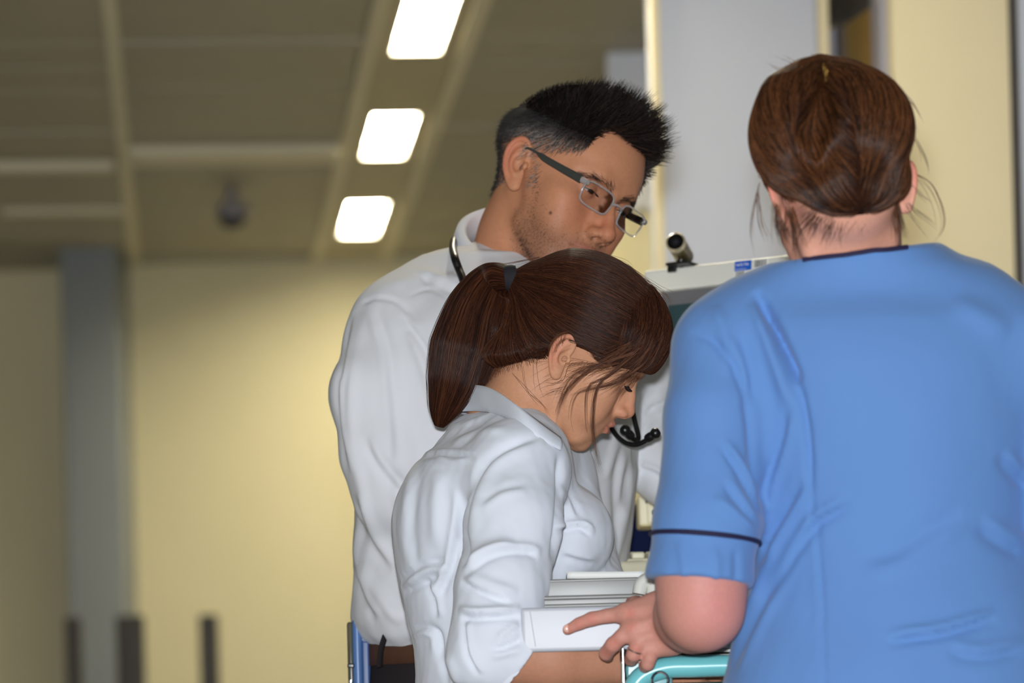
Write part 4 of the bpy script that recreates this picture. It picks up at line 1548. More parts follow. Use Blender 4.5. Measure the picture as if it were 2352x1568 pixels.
# cut away everything that is not hair
zz = hf.ax[2][None, None, :]; xx = hf.ax[0][:, None, None]; yy = hf.ax[1][None, :, None]
ph = np.degrees(np.arctan2(np.abs(xx), yy))
hl = np.interp(ph, [0, 25, 40, 50, 58, 66, 80, 92, 108, 122, 140, 160, 180], [44, 43, 38, 31, 26, 23, 26, 24, 12, -8, -40, -66, -76])
hf.d = -smin(-hf.d, -(hl - zz).astype(np.float32), 11)
hV, hQ = hf.mesh(2)
whair = meshobj('hair', wfw(hV), hQ, WHAIR, woman)

WH1 = hair_mat('brown_hair_strands', srgb(30, 15, 11), srgb(104, 60, 38), 0.34, 0.16, 2.3)
def to_band(p, t):
    d = BAND - p
    d = d / (np.linalg.norm(d, axis=1)[:, None] + 1e-6)
    # hair on the crown first runs back, at the sides it dips before rising to the band
    side = np.clip((p[:, 1] + 40) / 100, 0, 1)[:, None]
    return d + np.array((0, -.25, -.10)) * side
N_ = vnormals(hV, hQ)
edge = (hV[:, 2] > -90)
pts = sample_surface(hV, hQ, edge.astype(float) * (hV[:, 0] > -30) + .02, 9000, 3)
st = comb(hf, pts, to_band, 34, 7.0, (0.1, 2.2), stop=lambda p: np.linalg.norm(p - BAND, axis=1) < 11, jit=0.05, seed=4)
# fringe: from the crown forward over the brow and temple
def to_brow(p, t):
    return np.array((0.55, 0.55, -0.9)) + np.array((0.25, -.9, -0.2)) * np.clip((t - .35) * 1.8, 0, 1)
fr = sample_surface(hV, hQ, ((hV[:, 1] > 25) & (hV[:, 2] > 80) & (hV[:, 0] > -55)).astype(float), 2200, 6)
st2 = comb(hf, fr, to_brow, 16, 6.0, (0.6, 4.5), jit=0.10, seed=8)
# thin hair that escapes over the temple and in front of the ear
tr_ = np.degrees(np.arctan2(hV[:, 0], hV[:, 1]))
lowz = np.interp(tr_, [0, 25, 40, 50, 58, 66, 80], [44, 43, 38, 31, 26, 23, 26])
ed = ((hV[:, 0] > 0) & (tr_ > 12) & (tr_ < 64) & (hV[:, 2] < lowz + 14)).astype(float)
er_ = sample_surface(hV, hQ, ed + 1e-9, 190, 12)
def off_temple(p, t):
    return np.array((0.10, -0.72, -0.62)) + np.array((0, .3, -.5)) * t
st3 = [s_[:np.random.default_rng(i).integers(5, 13)] for i, s_ in enumerate(comb(wfd, er_, off_temple, 13, 5.0, (1.2, 5.0), jit=0.16, seed=9))]
# baby hair that sweeps up from the nape
nx = np.degrees(np.arctan2(wV[:, 0], wV[:, 1]))
nh_ = np.interp(np.abs(nx), [92, 108, 122, 140, 160, 180], [24, 12, -8, -40, -66, -76])
nd = ((wV[:, 0] > 0) & (nx > 104) & (wV[:, 2] < nh_ + 6) & (wV[:, 2] > nh_ - 20) & (wV[:, 2] > -100)).astype(float)
nr_ = sample_surface(wV, wQ, nd + 1e-9, 420, 17)
st4 = comb(wfd, nr_, lambda p, t: np.array((0, -.65, .75)), 8, 4.5, (0.3, 3.0), jit=.22, seed=19)
WH2 = hair_mat('fine_brown_hair', srgb(58, 32, 22), srgb(132, 82, 52), 0.4, 0.25, 1.2)
hair_curves('fine_hair', [wfw(s) for s in st4] + [wfw(s) for s in st3], 0.00012, WH2, whair)
allst = [wfw(s) for s in st] + [wfw(s) for s in st2]
hair_curves('hair_strands', allst, 0.00022, WH1, whair, tones=streaks(allst, .006, 3, .55))
# ponytail: the main tail and an inner lock that fills towards the nape
PB = wfw(BAND[None])[0]
tails = [([PB, P(1128, 640, 4.43), P(1086, 700, 4.43), P(1058, 790, 4.43), P(1038, 880, 4.43), P(1018, 945, 4.435), P(1007, 985, 4.44)],
          [.011, .018, .027, .033, .027, .016, .003], 3000),
         ([PB, P(1150, 668, 4.44), P(1122, 740, 4.44), P(1104, 820, 4.445), P(1082, 885, 4.45), P(1050, 930, 4.455)],
          [.008, .013, .020, .022, .018, .004], 1300)]
pf = Field(P(960, 1010, 4.43) - (0, .07, 0), P(1210, 600, 4.43) + (0, .08, 0), 0.003)
r = np.random.default_rng(21)
ps = []
for pl, rr_, cnt in tails:
    pc = spline(pl, 40)
    pr = np.interp(np.linspace(0, 1, 40), np.linspace(0, 1, len(rr_)), rr_)
    pf.chain(pc[:34:3], pr[:34:3] * .82, 0.004)
    T = np.gradient(pc, axis=0); T /= np.linalg.norm(T, axis=1)[:, None]
    sid = np.cross(T, (0, 1.0, 0)); sid /= np.linalg.norm(sid, axis=1)[:, None]
    dep = np.cross(T, sid)
    for _ in range(cnt):
        a_ = r.uniform(0, 2 * math.pi); rad = r.uniform(0.70, 1.06)
        k1 = max(40 - int(abs(r.normal()) * 4), 26)
        w = np.arange(0, k1, 2)
        sw = a_ + 0.25 * np.sin(w / 40 * 3 + r.uniform(0, 6)) * 0.6
        fly = 1 + max(0, r.normal() - 1.5) * .3 * (w / 40)
        ps.append(pc[w] + (pr[w] * rad * fly)[:, None] * (np.cos(sw)[:, None] * sid[w] + np.sin(sw)[:, None] * dep[w]))
pV, pQ = pf.mesh(2)
pony = meshobj('ponytail', pV, pQ, WHAIR, woman)
hair_curves('ponytail_strands', ps, 0.00022, WH1, pony, tones=streaks(ps, .006, 9, .5))
# hair tie
TIE = mat('black_elastic', srgb(30, 29, 36), 0.85, noise=(300, .3))
lo_ = [((k - 4) / 4 * .0072, .0132 + .0016 * (1 - ((k - 4) / 4) ** 2)) for k in range(9)]
MB().lathe(lo_, P(1173, 638, float(wfw(BAND[None])[0][1])), (-1, 0, -.10), 36).build('hair_tie', TIE, woman)

# loose strands beside the face and on the neck
loose = [
    ([(1470, 800), (1412, 850), (1374, 885), (1362, 950), (1364, 1010), (1374, 1060), (1394, 1106)], 4.335, 26, 3.5),
    ([(1462, 812), (1400, 860), (1352, 888), (1346, 960), (1356, 1030)], 4.337, 9, 3),
    ([(1455, 810), (1372, 838), (1312, 885), (1286, 930), (1276, 990)], 4.333, 16, 5),
    ([(1480, 835), (1420, 876), (1360, 894), (1298, 912)], 4.333, 18, 4),
    ([(1420, 830), (1350, 850), (1305, 890), (1282, 950)], 4.333, 10, 8),
    ([(1400, 880), (1330, 900), (1310, 950), (1318, 1000)], 4.335, 4, 5),
    ([(1352, 842), (1310, 868), (1284, 915), (1272, 980)], 4.333, 8, 7),
    ([(1200, 840), (1214, 900), (1250, 940), (1270, 990)], 4.372, 2, 10),
    ([(1180, 860), (1205, 890), (1238, 930), (1262, 950)], 4.372, 2, 9),
    ([(1230, 830), (1238, 880), (1252, 930)], 4.372, 2, 10),
    ([(1500, 790), (1470, 838), (1430, 872), (1380, 902)], 4.345, 22, 12),
    ([(1520, 770), (1492, 825), (1455, 860)], 4.37, 26, 14),
    ([(1530, 740), (1512, 800), (1480, 850)], 4.40, 26, 14),
    ([(1450, 790), (1400, 822), (1350, 850)], 4.335, 22, 14),
    ([(1240, 592), (1160, 610), (1110, 616)], 4.42, 7, 4),
    ([(1440, 610), (1480, 640), (1500, 660)], 4.42, 8, 8),
    ([(1480, 645), (1510, 668), (1532, 690), (1528, 720)], 4.42, 16, 10),
    ([(1400, 590), (1450, 612), (1470, 650)], 4.42, 10, 8),
]
ls = []
for pts_, Y, n, jt in loose:
    for _ in range(n):
        q = np.array(pts_, float)
        j = r.normal(size=2) * jt
        g = np.linspace(.35, 1.0, len(q))[:, None]
        qq = q + j * g + r.normal(size=q.shape) * jt * .18
        e = r.uniform(.7, 1.0)
        c = spline([P(a, b, Y + r.normal() * .003) for a, b in qq], 16)
        ls.append(c[:max(5, int(16 * e))])
hair_curves('loose_strands', ls, 0.00015, WH2, whair)
lashes(wfw, PW, (1,), HM1, whair, 8.0, .0004, 30)
brow([[(12, 90, 25), (24, 87, 29), (36, 82, 30), (49, 71, 25)]], 160, 6, 4, wfw, wfd, 0.00016, WH1, whair)

# ---- shirt
WSH = mat('pale_blue_cotton', srgb(224, 228, 238), 0.88, spec=0.12, sheen=0.2, noise=(24, 0.03), weave=(520, 0.18))
def wrow(py, cx, half, dep, Y=4.45, yaw=-10):
    p = P(cx, py, Y)
    return (p[2], p[0], p[1], half, dep, math.radians(yaw))
wf = Field(P(860, 1680, 4.45) - (0, .32, 0), P(1500, 860, 4.45) + (0.02, .26, 0), 0.0034)
wf.loft([wrow(1670, 1165, .108, .155), wrow(1568, 1155, .098, .150), wrow(1490, 1146, .097, .148), wrow(1430, 1142, .104, .150), wrow(1330, 1136, .112, .155),
         wrow(1210, 1118, .109, .158), wrow(1140, 1118, .102, .155), wrow(1070, 1128, .086, .145), wrow(1020, 1146, .070, .105), wrow(988, 1158, .058, .075)], 0)
wf.ell(P(1312, 1235, 4.41), (.048, .085, .055), .03)
wf.chain([P(1165, 1020, 4.45), P(1195, 1055, 4.36), P(1192, 1085, 4.31)], [.050, .052, .056], .035)
wf.chain([P(1170, 1020, 4.46), P(1235, 1050, 4.54), P(1265, 1085, 4.57)], [.050, .050, .052], .035)
wf.chain([P(1190, 1080, 4.305), P(1180, 1200, 4.265), P(1152, 1350, 4.235), P(1140, 1440, 4.22), WEL], [.056, .0535, .050, .047, .047], .012)
wf.chain([WEL, WEL + dw * .035], [.049, .053], .008)
cc = P(1172, 1534, 4.22) + dw * .012
nn = np.array((.62, 0, -.78)) * .6 + dw * .4
nn /= np.linalg.norm(nn)
wf.put(lambda X, Y, Z: -((X - cc[0]) * nn[0] + (Y - cc[1]) * nn[1] + (Z - cc[2]) * nn[2]), cc - .085, cc + .085, 0.002, sub=True)
wf.cap(cc - nn * .02, cc + nn * .04, .042, .046, .003, sub=True)
wf.chain([P(1265, 1080, 4.57), P(1312, 1230, 4.525), WEL2 + (0, 0, -.01)], [.052, .046, .046], .014)
wf.chain([WEL2, WEL2 * .1 + WWR2 * .9], [.046, .040], .01)
WF = [
    ([(1240, 1004), (1200, 1014), (1151, 1034), (1115, 1063), (1085, 1120), (1068, 1180), (1061, 1225), (1066, 1280)], -0.007, 10, 'fold'),
    ([(1255, 1012), (1200, 1030), (1150, 1058), (1112, 1105), (1090, 1170), (1080, 1240)], 0.0045, 15, 'fold'),
    ([(1052, 1120), (1054, 1170), (1044, 1240), (1034, 1294), (1015, 1340), (1004, 1372)], 0.006, 11, 'step'),
    ([(955, 1052), (985, 1043), (1040, 1040), (1095, 1044)], -0.0035, 6, 'step'),
    ([(1000, 1048), (1040, 1062), (1080, 1054)], 0.004, 8, 'fold'),
    ([(1066, 1318), (1110, 1280), (1160, 1262), (1214, 1262), (1240, 1275)], -0.006, 10, 'step'),
    ([(1070, 1300), (1120, 1262), (1180, 1244)], 0.005, 14, 'fold'),
    ([(1062, 1330), (1110, 1356), (1173, 1380)], -0.006, 9, 'step'),
    ([(1075, 1318), (1120, 1338), (1190, 1362)], 0.005, 12, 'fold'),
    ([(1054, 1399), (1090, 1404), (1124, 1403), (1196, 1398)], 0.008, 9, 'fold'),
    ([(1058, 1418), (1100, 1420), (1196, 1414)], -0.006, 8, 'fold'),
    ([(1070, 1425), (1072, 1460), (1080, 1505), (1105, 1550)], -0.006, 8, 'step'),
    ([(1140, 1470), (1165, 1448), (1192, 1430)], 0.005, 8, 'fold'),
    ([(1130, 1490), (1165, 1478), (1196, 1462)], -0.005, 8, 'step'),
    ([(1126, 1508), (1160, 1500), (1204, 1488)], 0.004, 8, 'fold'),
    ([(962, 1060), (945, 1130), (938, 1220), (950, 1310)], 0.004, 14, 'step'),
    ([(1012, 1080), (1000, 1160), (1006, 1260)], 0.004, 16, 'fold'),
    ([(921, 1346), (950, 1318), (985, 1300), (1028, 1296)], 0.007, 11, 'step'),
    ([(925, 1360), (960, 1345), (1010, 1318)], -0.006, 10, 'fold'),
    ([(978, 1330), (1000, 1370), (1008, 1420)], -0.005, 9, 'step'),
    ([(946, 1455), (975, 1446), (1000, 1458), (1004, 1500)], 0.006, 9, 'step'),
    ([(995, 1440), (1008, 1490), (1030, 1568)], -0.005, 9, 'fold'),
    ([(1020, 1500), (1040, 1540), (1050, 1580)], 0.004, 12, 'fold'),
    ([(960, 1010), (1010, 985), (1060, 960)], 0.003, 9, 'fold'),
    ([(985, 1025), (1050, 990), (1110, 965)], -0.003, 9, 'step'),
    ([(1040, 1020), (1100, 995), (1160, 985)], 0.003, 9, 'fold'),
    ([(1285, 1040), (1288, 1120), (1282, 1210), (1270, 1290)], -0.008, 8, 'fold'),
    ([(1283, 1216), (1310, 1208), (1340, 1208), (1362, 1226)], -0.007, 8, 'step'),
    ([(1292, 1110), (1310, 1150), (1326, 1190)], 0.004, 9, 'step'),
    ([(1290, 1270), (1330, 1282), (1370, 1290)], -0.004, 10, 'step'),
    ([(1060, 1215), (1068, 1255), (1072, 1300)], -0.006, 8, 'fold'),
    ([(1100, 1165), (1150, 1130), (1210, 1118)], 0.003, 12, 'step'),
]
wshirt, wsV, wsQ, wsN = cloth('shirt', wf, WF, [(0.003, 16, 9, (1, 1, .6)), (0.0012, 55, 10, (1, 1, .6)), (0.0006, 120, 11, (1, 1, .5))], WSH, woman)
# collar: a soft standing fold that runs from the nape round both sides of the neck
def strip(name, up, lo, m, parent, n=48, bulge=.004, thick=.002):
    U, L = spline(up, n), spline(lo, n)
    V = []
    k = 6
    cen = (U.mean(0) + L.mean(0)) / 2
    for i in range(n):
        for j in range(k):
            t = j / (k - 1)
            p = U[i] * (1 - t) + L[i] * t
            o = p - cen; o[2] = 0; o /= np.linalg.norm(o) + 1e-9
            V.append(p + o * bulge * math.sin(math.pi * t))
    ob = meshobj(name, np.array(V), [(i * k + j, (i + 1) * k + j, (i + 1) * k + j + 1, i * k + j + 1) for i in range(n - 1) for j in range(k - 1)], m, parent)
    md = ob.modifiers.new('thickness', 'SOLIDIFY'); md.thickness = thick; md.offset = 0
    return ob
nlo = on_surface(wsV, wsN, [(1046, 950), (1078, 948), (1122, 946), (1164, 960), (1206, 990), (1248, 1018), (1284, 1036)], 9, .0025)
nup = []
for i, q in enumerate(spline([(1037, 890), (1066, 885), (1110, 886), (1152, 905), (1200, 940), (1245, 974), (1287, 1005)], 9)):
    nup.append(P(q[0], q[1], nlo[i][1] + .016 + .008 * (i < 5)))
cu = [P(1270, 985, 4.52), P(1180, 925, 4.535), P(1090, 895, 4.505), P(1042, 889, 4.46)] + nup
cl_ = [P(1275, 1010, 4.53), P(1180, 975, 4.545), P(1090, 955, 4.515), P(1046, 950, 4.46)] + list(nlo)
strip('collar', cu, cl_, WSH, woman, n=70, bulge=.003)
JEANS = mat('navy_trousers', srgb(34, 36, 52), 0.9)
hipW = P(1160, 1730, 4.45)
legs(woman, hipW, (hipW[0] - .02, 4.36, 0), (hipW[0] - .04, 4.54, 0), .112, .150, P(0, 1640, 4.45)[2], JEANS, BLACK, 0)
# ------------------------------------------------------------------ the person in the blue tunic, seen from behind
YN = 4.0
nurse = empty('person', (float(P(2040, 1700, 4.07)[0]), 4.07, 0))
tag(nurse, 'person in blue tunic seen from behind with auburn pinned-up hair', 'person')
nurse['fwd'] = (-0.1, 0.99, 0.0)
NSC = 0.91
PN = dict(fem=1.0, flush=srgb(232, 128, 112), shade=srgb(200, 140, 120), lipc=srgb(190, 104, 100), open=1.5, ear=0.92, flare=24)
c0 = np.array((.985, .10, .115)); c0 /= np.linalg.norm(c0)
c1 = np.array((-.12, .92, -.36)); c1 -= c0 * (c0 @ c1); c1 /= np.linalg.norm(c1)
c2 = np.cross(c0, c1)
nfw, nbk, NA = pose(np.stack([c0, c1, c2], 1), NSC, P(1934, 452, YN))
nfd = head_field(PN, [([(0, -24, -10), nbk(P(1948, 560, 4.05)), nbk(P(1968, 660, 4.08))], [57, 55, 56], 18)], lo=(-104, -135, -215), hi=(104, 130, 145))
nV, nQ = nfd.mesh()
nbase = srgb(224, 162, 138)
nC = skin_cols(nV, nbase, PN)

# left arm and hand
NEL, NWR = P(1612, 1398, 3.985), P(1560, 1428, 4.13)
na = Field(P(1250, 1600, 3.98) - (0, .11, 0), P(1760, 1180, 4.2) + (0, .08, 0), 0.0022)
na.chain([P(1618, 1200, 3.99), P(1611, 1330, 3.985), NEL], [.046, .0455, .041], 0)
na.chain([NEL, NEL * .6 + NWR * .4, NWR], [.040, .040, .028], .02)
MC = dict(i=P(1440, 1408, 4.140), m=P(1452, 1444, 4.130), r=P(1470, 1470, 4.128), l=P(1496, 1492, 4.128))
na.chain([NWR + (0, 0, .012), P(1512, 1396, 4.140), MC['i']], [.023, .0185, .0125], .012)
na.chain([NWR, P(1510, 1425, 4.136), MC['m']], [.024, .018, .0125], .010)
na.chain([NWR, P(1525, 1452, 4.134), MC['r']], [.022, .018, .0115], .010)
na.chain([NWR + (0, 0, -.008), P(1540, 1470, 4.132), MC['l']], [.020, .0165, .0105], .010)
finger(na, [MC['i'], P(1395, 1414, 4.146), P(1359, 1421, 4.150), P(1330, 1432, 4.154), P(1303, 1446, 4.158)], [.0095, .0080, .0080, .0070, .0058], .005)
finger(na, [MC['m'], P(1428, 1462, 4.130), P(1408, 1480, 4.136), P(1392, 1500, 4.152), P(1396, 1508, 4.175)], [.0098, .0085, .0086, .0080, .0065], .004)
finger(na, [MC['r'], P(1462, 1486, 4.122), P(1455, 1503, 4.124), P(1449, 1514, 4.142), P(1452, 1512, 4.162)], [.0092, .0078, .0078, .0074, .0062], .003)
finger(na, [MC['l'], P(1493, 1510, 4.122), P(1488, 1524, 4.126), P(1482, 1530, 4.142), P(1484, 1526, 4.158)], [.0088, .0074, .0076, .0070, .006], .003)
finger(na, [P(1505, 1400, 4.155), P(1480, 1396, 4.180), P(1462, 1388, 4.205), P(1448, 1384, 4.225)], [.015, .011, .0098, .0078], .008)
# knuckles, tendons
for a, b in ((MC['i'], P(1500, 1398, 4.13)), (MC['m'], P(1505, 1424, 4.122)), (MC['r'], P(1520, 1450, 4.12))):
    na.cap(a + (0, -.008, .001), b + (0, -.006, 0), .0035, .003, .006)
aV, aQ = na.mesh(2)
ax_, ay_ = pix(aV)
aC = np.tile(np.array(srgb(204, 144, 128)[:3]), (len(aV), 1))
def amix(w, col):
    global aC
    w = np.clip(w, 0, 1)[:, None]
    aC = aC * (1 - w) + np.array(srgb(*col)[:3]) * w
amix(0.65 * gau(np.hypot(ax_ - 1650, ay_ - 1390), 90), (212, 136, 134))
for q in ((1359, 1421), (1330, 1432), (1303, 1446), (1410, 1478), (1392, 1500), (1447, 1408), (1460, 1490), (1450, 1440)):
    amix(0.5 * gau(np.hypot(ax_ - q[0], ay_ - q[1]), 11), (206, 112, 96))
na2 = Field(P(2430, 1500, 4.0) - (.06, .1, .12), P(2520, 1150, 4.2) + (.12, .14, .03), 0.006)
na2.chain([P(2480, 1200, 4.03), P(2490, 1400, 4.05), P(2440, 1470, 4.2)], [.036, .038, .028], 0)
hand_field(na2, P(2440, 1470, 4.2), P(2420, 1480, 4.28), (-1, 0, 0), (0, 0, 1), .5)
cV, cQ = na2.mesh(1)
V, Q, C = bridged([(nfw(nV), nQ, nC), (aV, aQ, aC), (cV, cQ, np.tile(np.array(nbase[:3]), (len(cV), 1)))],
                  [(0, 1, P(1960, 680, 4.08), P(1618, 1180, 3.99)), (0, 2, P(1980, 680, 4.08), P(2480, 1180, 4.03))])
meshobj('body', V, Q, SKIN, nurse, cols=C)
NAILM = mat('fingernail', srgb(226, 176, 158), 0.25, spec=0.6)
nb_ = Field(P(1303, 1446, 4.158) - .02, P(1303, 1446, 4.158) + .02, 0.0008)
nb_.ell(P(1302, 1443, 4.1535), (.0042, .0018, .0046), 0)
v, q = nb_.mesh(1)
meshobj('fingernail', v, q, NAILM, nurse)
RINGM = mat('silver_ring', srgb(214, 208, 196), 0.2, metal=1.0)
rc = P(1459, 1494, 4.122)
th = np.linspace(0, 2 * math.pi, 25)
rd = P(1455, 1503, 4.124) - P(1462, 1486, 4.122); rd /= np.linalg.norm(rd)
ra_ = np.cross(rd, (0, 1, 0)); ra_ /= np.linalg.norm(ra_); rb_ = np.cross(rd, ra_)
MB().tube([rc + .0084 * (math.cos(t) * ra_ + math.sin(t) * rb_) for t in th], .0009, 6, cap=False).build('ring', RINGM, nurse)

# hair
NHAIR = mat('auburn_hair', srgb(44, 24, 15), 0.85, spec=0.05, noise=(16, 0.45, (1, 1, 5)))
nh = Field((-122, -150, -90), (122, 110, 178), 2.2)
def nl(px, py, Y=YN):
    return nbk(P(px, py, Y))
CLIP = nl(1890, 172, 3.965)
nh.ell((-3, -14, 56), (82, 100, 88), 0, pad=70)
nh.ell((-10, -45, 70), (74, 70, 70), 30, pad=40)
nh.ell(nl(1842, 285, 3.925), (52, 38, 66), 20)          # left roll
nh.ell(nl(1812, 330, 3.95), (42, 40, 62), 18)
nh.ell(nl(1986, 285, 3.93), (54, 42, 64), 22)          # right roll
nh.ell(nl(1965, 420, 3.935), (62, 30, 38), 20)
nh.chain([nl(1800, 215, 3.95), nl(1850, 172, 3.955), nl(1880, 152, 3.96)], [20, 14, 8], 14)
nh.chain([nl(1905, 160, 3.95), nl(1895, 190, 3.93), nl(1888, 240, 3.905), nl(1880, 300, 3.90)], [7, 9, 13, 10], 12, sub=True)
nh.chain([nl(1885, 250, 3.895), nl(1868, 300, 3.89), nl(1872, 350, 3.895)], [13, 17, 10], 18, sub=True)
zz = nh.ax[2][None, None, :]; xx = nh.ax[0][:, None, None]; yy = nh.ax[1][None, :, None]
ph = np.degrees(np.arctan2(np.abs(xx), yy))
hl = np.interp(ph, [0, 30, 60, 80, 95, 110, 125, 150, 180], [74, 66, 30, 22, 12, -18, -42, -60, -62])
nh.d = -smin(-nh.d, -(hl - zz).astype(np.float32), 8)
hV2, hQ2 = nh.mesh(2)
nhair = meshobj('hair', nfw(hV2), hQ2, NHAIR, nurse)
NH1 = hair_mat('auburn_hair_strands', srgb(23, 13, 9), srgb(140, 86, 50), 0.33, 0.28, 2.4)
def to_clip(p, t):
    d = CLIP - p
    L = np.linalg.norm(d, axis=1)[:, None]
    d = d / (L + 1e-6)
    # strands of the right half sweep out before they turn up to the clip, the left half hangs like a roll
    sd = np.sign(p[:, :1])
    far = np.clip((L - 40) / 80, 0, 1)
    return d + np.array((1.0, 0, 0)) * sd * far * 0.45 + np.array((0, 0, .25)) * far
pts = sample_surface(hV2, hQ2, (hV2[:, 1] < 60).astype(float) + .02, 13000, 31)
st = comb(nh, pts, to_clip, 26, 7.0, (0.1, 2.8), stop=lambda p: np.linalg.norm(p - CLIP, axis=1) < 9, jit=0.09, seed=14)
st = [nfw(s) for s in st]
hair_curves('hair_strands', st, 0.00025, NH1, nhair, tones=streaks(st, .008, 5, .25))
r = np.random.default_rng(5)
# short ends that stick out of the clip, nape hair, wisps
ws = []
def wisp(pts_, Y, n, jt, end=(.75, 1.0), dy=.004):
    for _ in range(n):
        q = np.array(pts_, float)
        j = r.normal(size=2) * jt
        qq = q + j * np.linspace(.25, 1, len(q))[:, None] + r.normal(size=q.shape) * jt * .2
        c = spline([P(a, b, Y + r.normal() * dy) for a, b in qq], 18)
        ws.append(c[:max(5, int(18 * r.uniform(*end)))])
wisp([(2103, 400), (2140, 425), (2166, 480), (2168, 530), (2130, 580)], 4.0, 5, 4)
wisp([(2100, 402), (2132, 440), (2150, 500), (2140, 560)], 4.0, 3, 7)
wisp([(2080, 470), (2110, 500), (2140, 530)], 3.99, 8, 14)
wisp([(2085, 420), (2110, 450), (2135, 470)], 3.99, 5, 12)
wisp([(1745, 420), (1730, 490), (1728, 540), (1742, 590)], 3.99, 5, 4)
wisp([(1740, 440), (1745, 510), (1765, 560)], 3.99, 8, 8)
wisp([(1782, 470), (1790, 520), (1805, 565)], 3.97, 45, 13)
wisp([(1815, 480), (1822, 530), (1830, 585)], 3.965, 50, 15)
wisp([(1900, 470), (1870, 500), (1850, 540)], 3.945, 50, 24)
wisp([(2000, 455), (1975, 490), (1955, 515)], 3.945, 60, 24)
wisp([(2055, 450), (2062, 510), (2070, 555)], 3.97, 55, 12)
wisp([(1930, 470), (1910, 505), (1900, 530)], 3.942, 60, 26)
wisp([(1870, 160), (1830, 150), (1790, 130)], 3.96, 8, 10)
wisp([(1840, 165), (1800, 160), (1770, 150)], 3.96, 6, 10)
wisp([(2050, 200), (2090, 240), (2120, 300)], 3.98, 6, 12)
wisp([(2090, 300), (2120, 360), (2128, 400)], 3.98, 5, 10)
wisp([(1890, 200), (1870, 165), (1862, 138)], 3.955, 60, 10, (.8, 1.0))
wisp([(1890, 200), (1915, 165), (1945, 148)], 3.955, 50, 10, (.8, 1.0))
hair_curves('loose_strands', ws, 0.0002, NH1, nhair)
CLIPM = mat('amber_clip', srgb(214, 168, 84), 0.3, spec=.6)
MB().tube([P(1891, 148, 3.945), P(1898, 165, 3.935), P(1899, 186, 3.93)], [.0022, .003, .0024], 10).build('hair_clip', CLIPM, nurse)

# ---- tunic
TUN = mat('blue_tunic', srgb(98, 139, 198), 0.82, spec=0.18, sheen=0.2, noise=(12, 0.03), bump=(700, 0.15, 0.0006))
NAVY = mat('navy_piping', srgb(34, 28, 62), 0.7)
def nrow(py, cx, half, dep, Y=4.07, yaw=2):
    p = P(cx, py, Y)
    return (p[2], p[0], p[1], half, dep, math.radians(yaw))
tf = Field(P(1440, 1700, 4.05) - (0.02, .24, 0), P(2580, 540, 4.05) + (0.02, .24, 0), 0.0042)
tf.chain([P(1668, 805, 4.04), P(1644, 950, 4.015), P(1624, 1200, 3.995), P(1605, 1335, 3.985), P(1598, 1400, 3.985)], [.051, .0525, .0545, .0535, .053], .022)
hc_ = P(1603, 1337, 3.985)
hn = np.array((-0.115, -.05, -1.0)); hn /= np.linalg.norm(hn)
tf.put(lambda X, Y, Z: -((X - hc_[0]) * hn[0] + (Y - hc_[1]) * hn[1] + (Z - hc_[2]) * hn[2]), hc_ - (.12, .12, .14), hc_ + (.12, .12, .03), 0.001, sub=True)
tf.loft([nrow(1690, 2062, .200, .128, 4.035), nrow(1568, 2058, .184, .124, 4.04), nrow(1400, 2056, .164, .118, 4.055), nrow(1250, 2046, .150, .118), nrow(1120, 2040, .155, .122), nrow(980, 2030, .170, .128),
         nrow(850, 2010, .182, .126), nrow(760, 1998, .178, .115), nrow(690, 1985, .140, .095), nrow(630, 1970, .098, .084, 4.06), nrow(598, 1964, .075, .074, 4.045), nrow(566, 1962, .064, .071, 4.028), nrow(550, 1962, .062, .070, 4.026)], 0.02)
tf.chain([P(1958, 668, 4.07), P(1855, 690, 4.055), P(1740, 742, 4.05), P(1676, 795, 4.045)], [.050, .046, .046, .048], .05)
tf.chain([P(1990, 665, 4.07), P(2110, 668, 4.055), P(2230, 712, 4.05), P(2380, 805, 4.05), P(2440, 850, 4.05)], [.050, .047, .049, .050, .052], .05)
tf.chain([P(2450, 860, 4.05), P(2480, 1050, 4.04), P(2490, 1300, 4.04)], [.052, .055, .053], .02)
na_, nb2 = P(1838, 592, 3.96), P(2088, 563, 3.96)
nd1 = nb2 - na_; nd2 = np.array((0, 1.0, 0.10))
npn = np.cross(nd1, nd2); npn /= np.linalg.norm(npn)
if npn[2] < 0: npn = -npn
tf.put(lambda X, Y, Z: -((X - na_[0]) * npn[0] + (Y - na_[1]) * npn[1] + (Z - na_[2]) * npn[2]), na_ - (.05, .1, .03), nb2 + (.12, .25, .06), 0.002, sub=True)
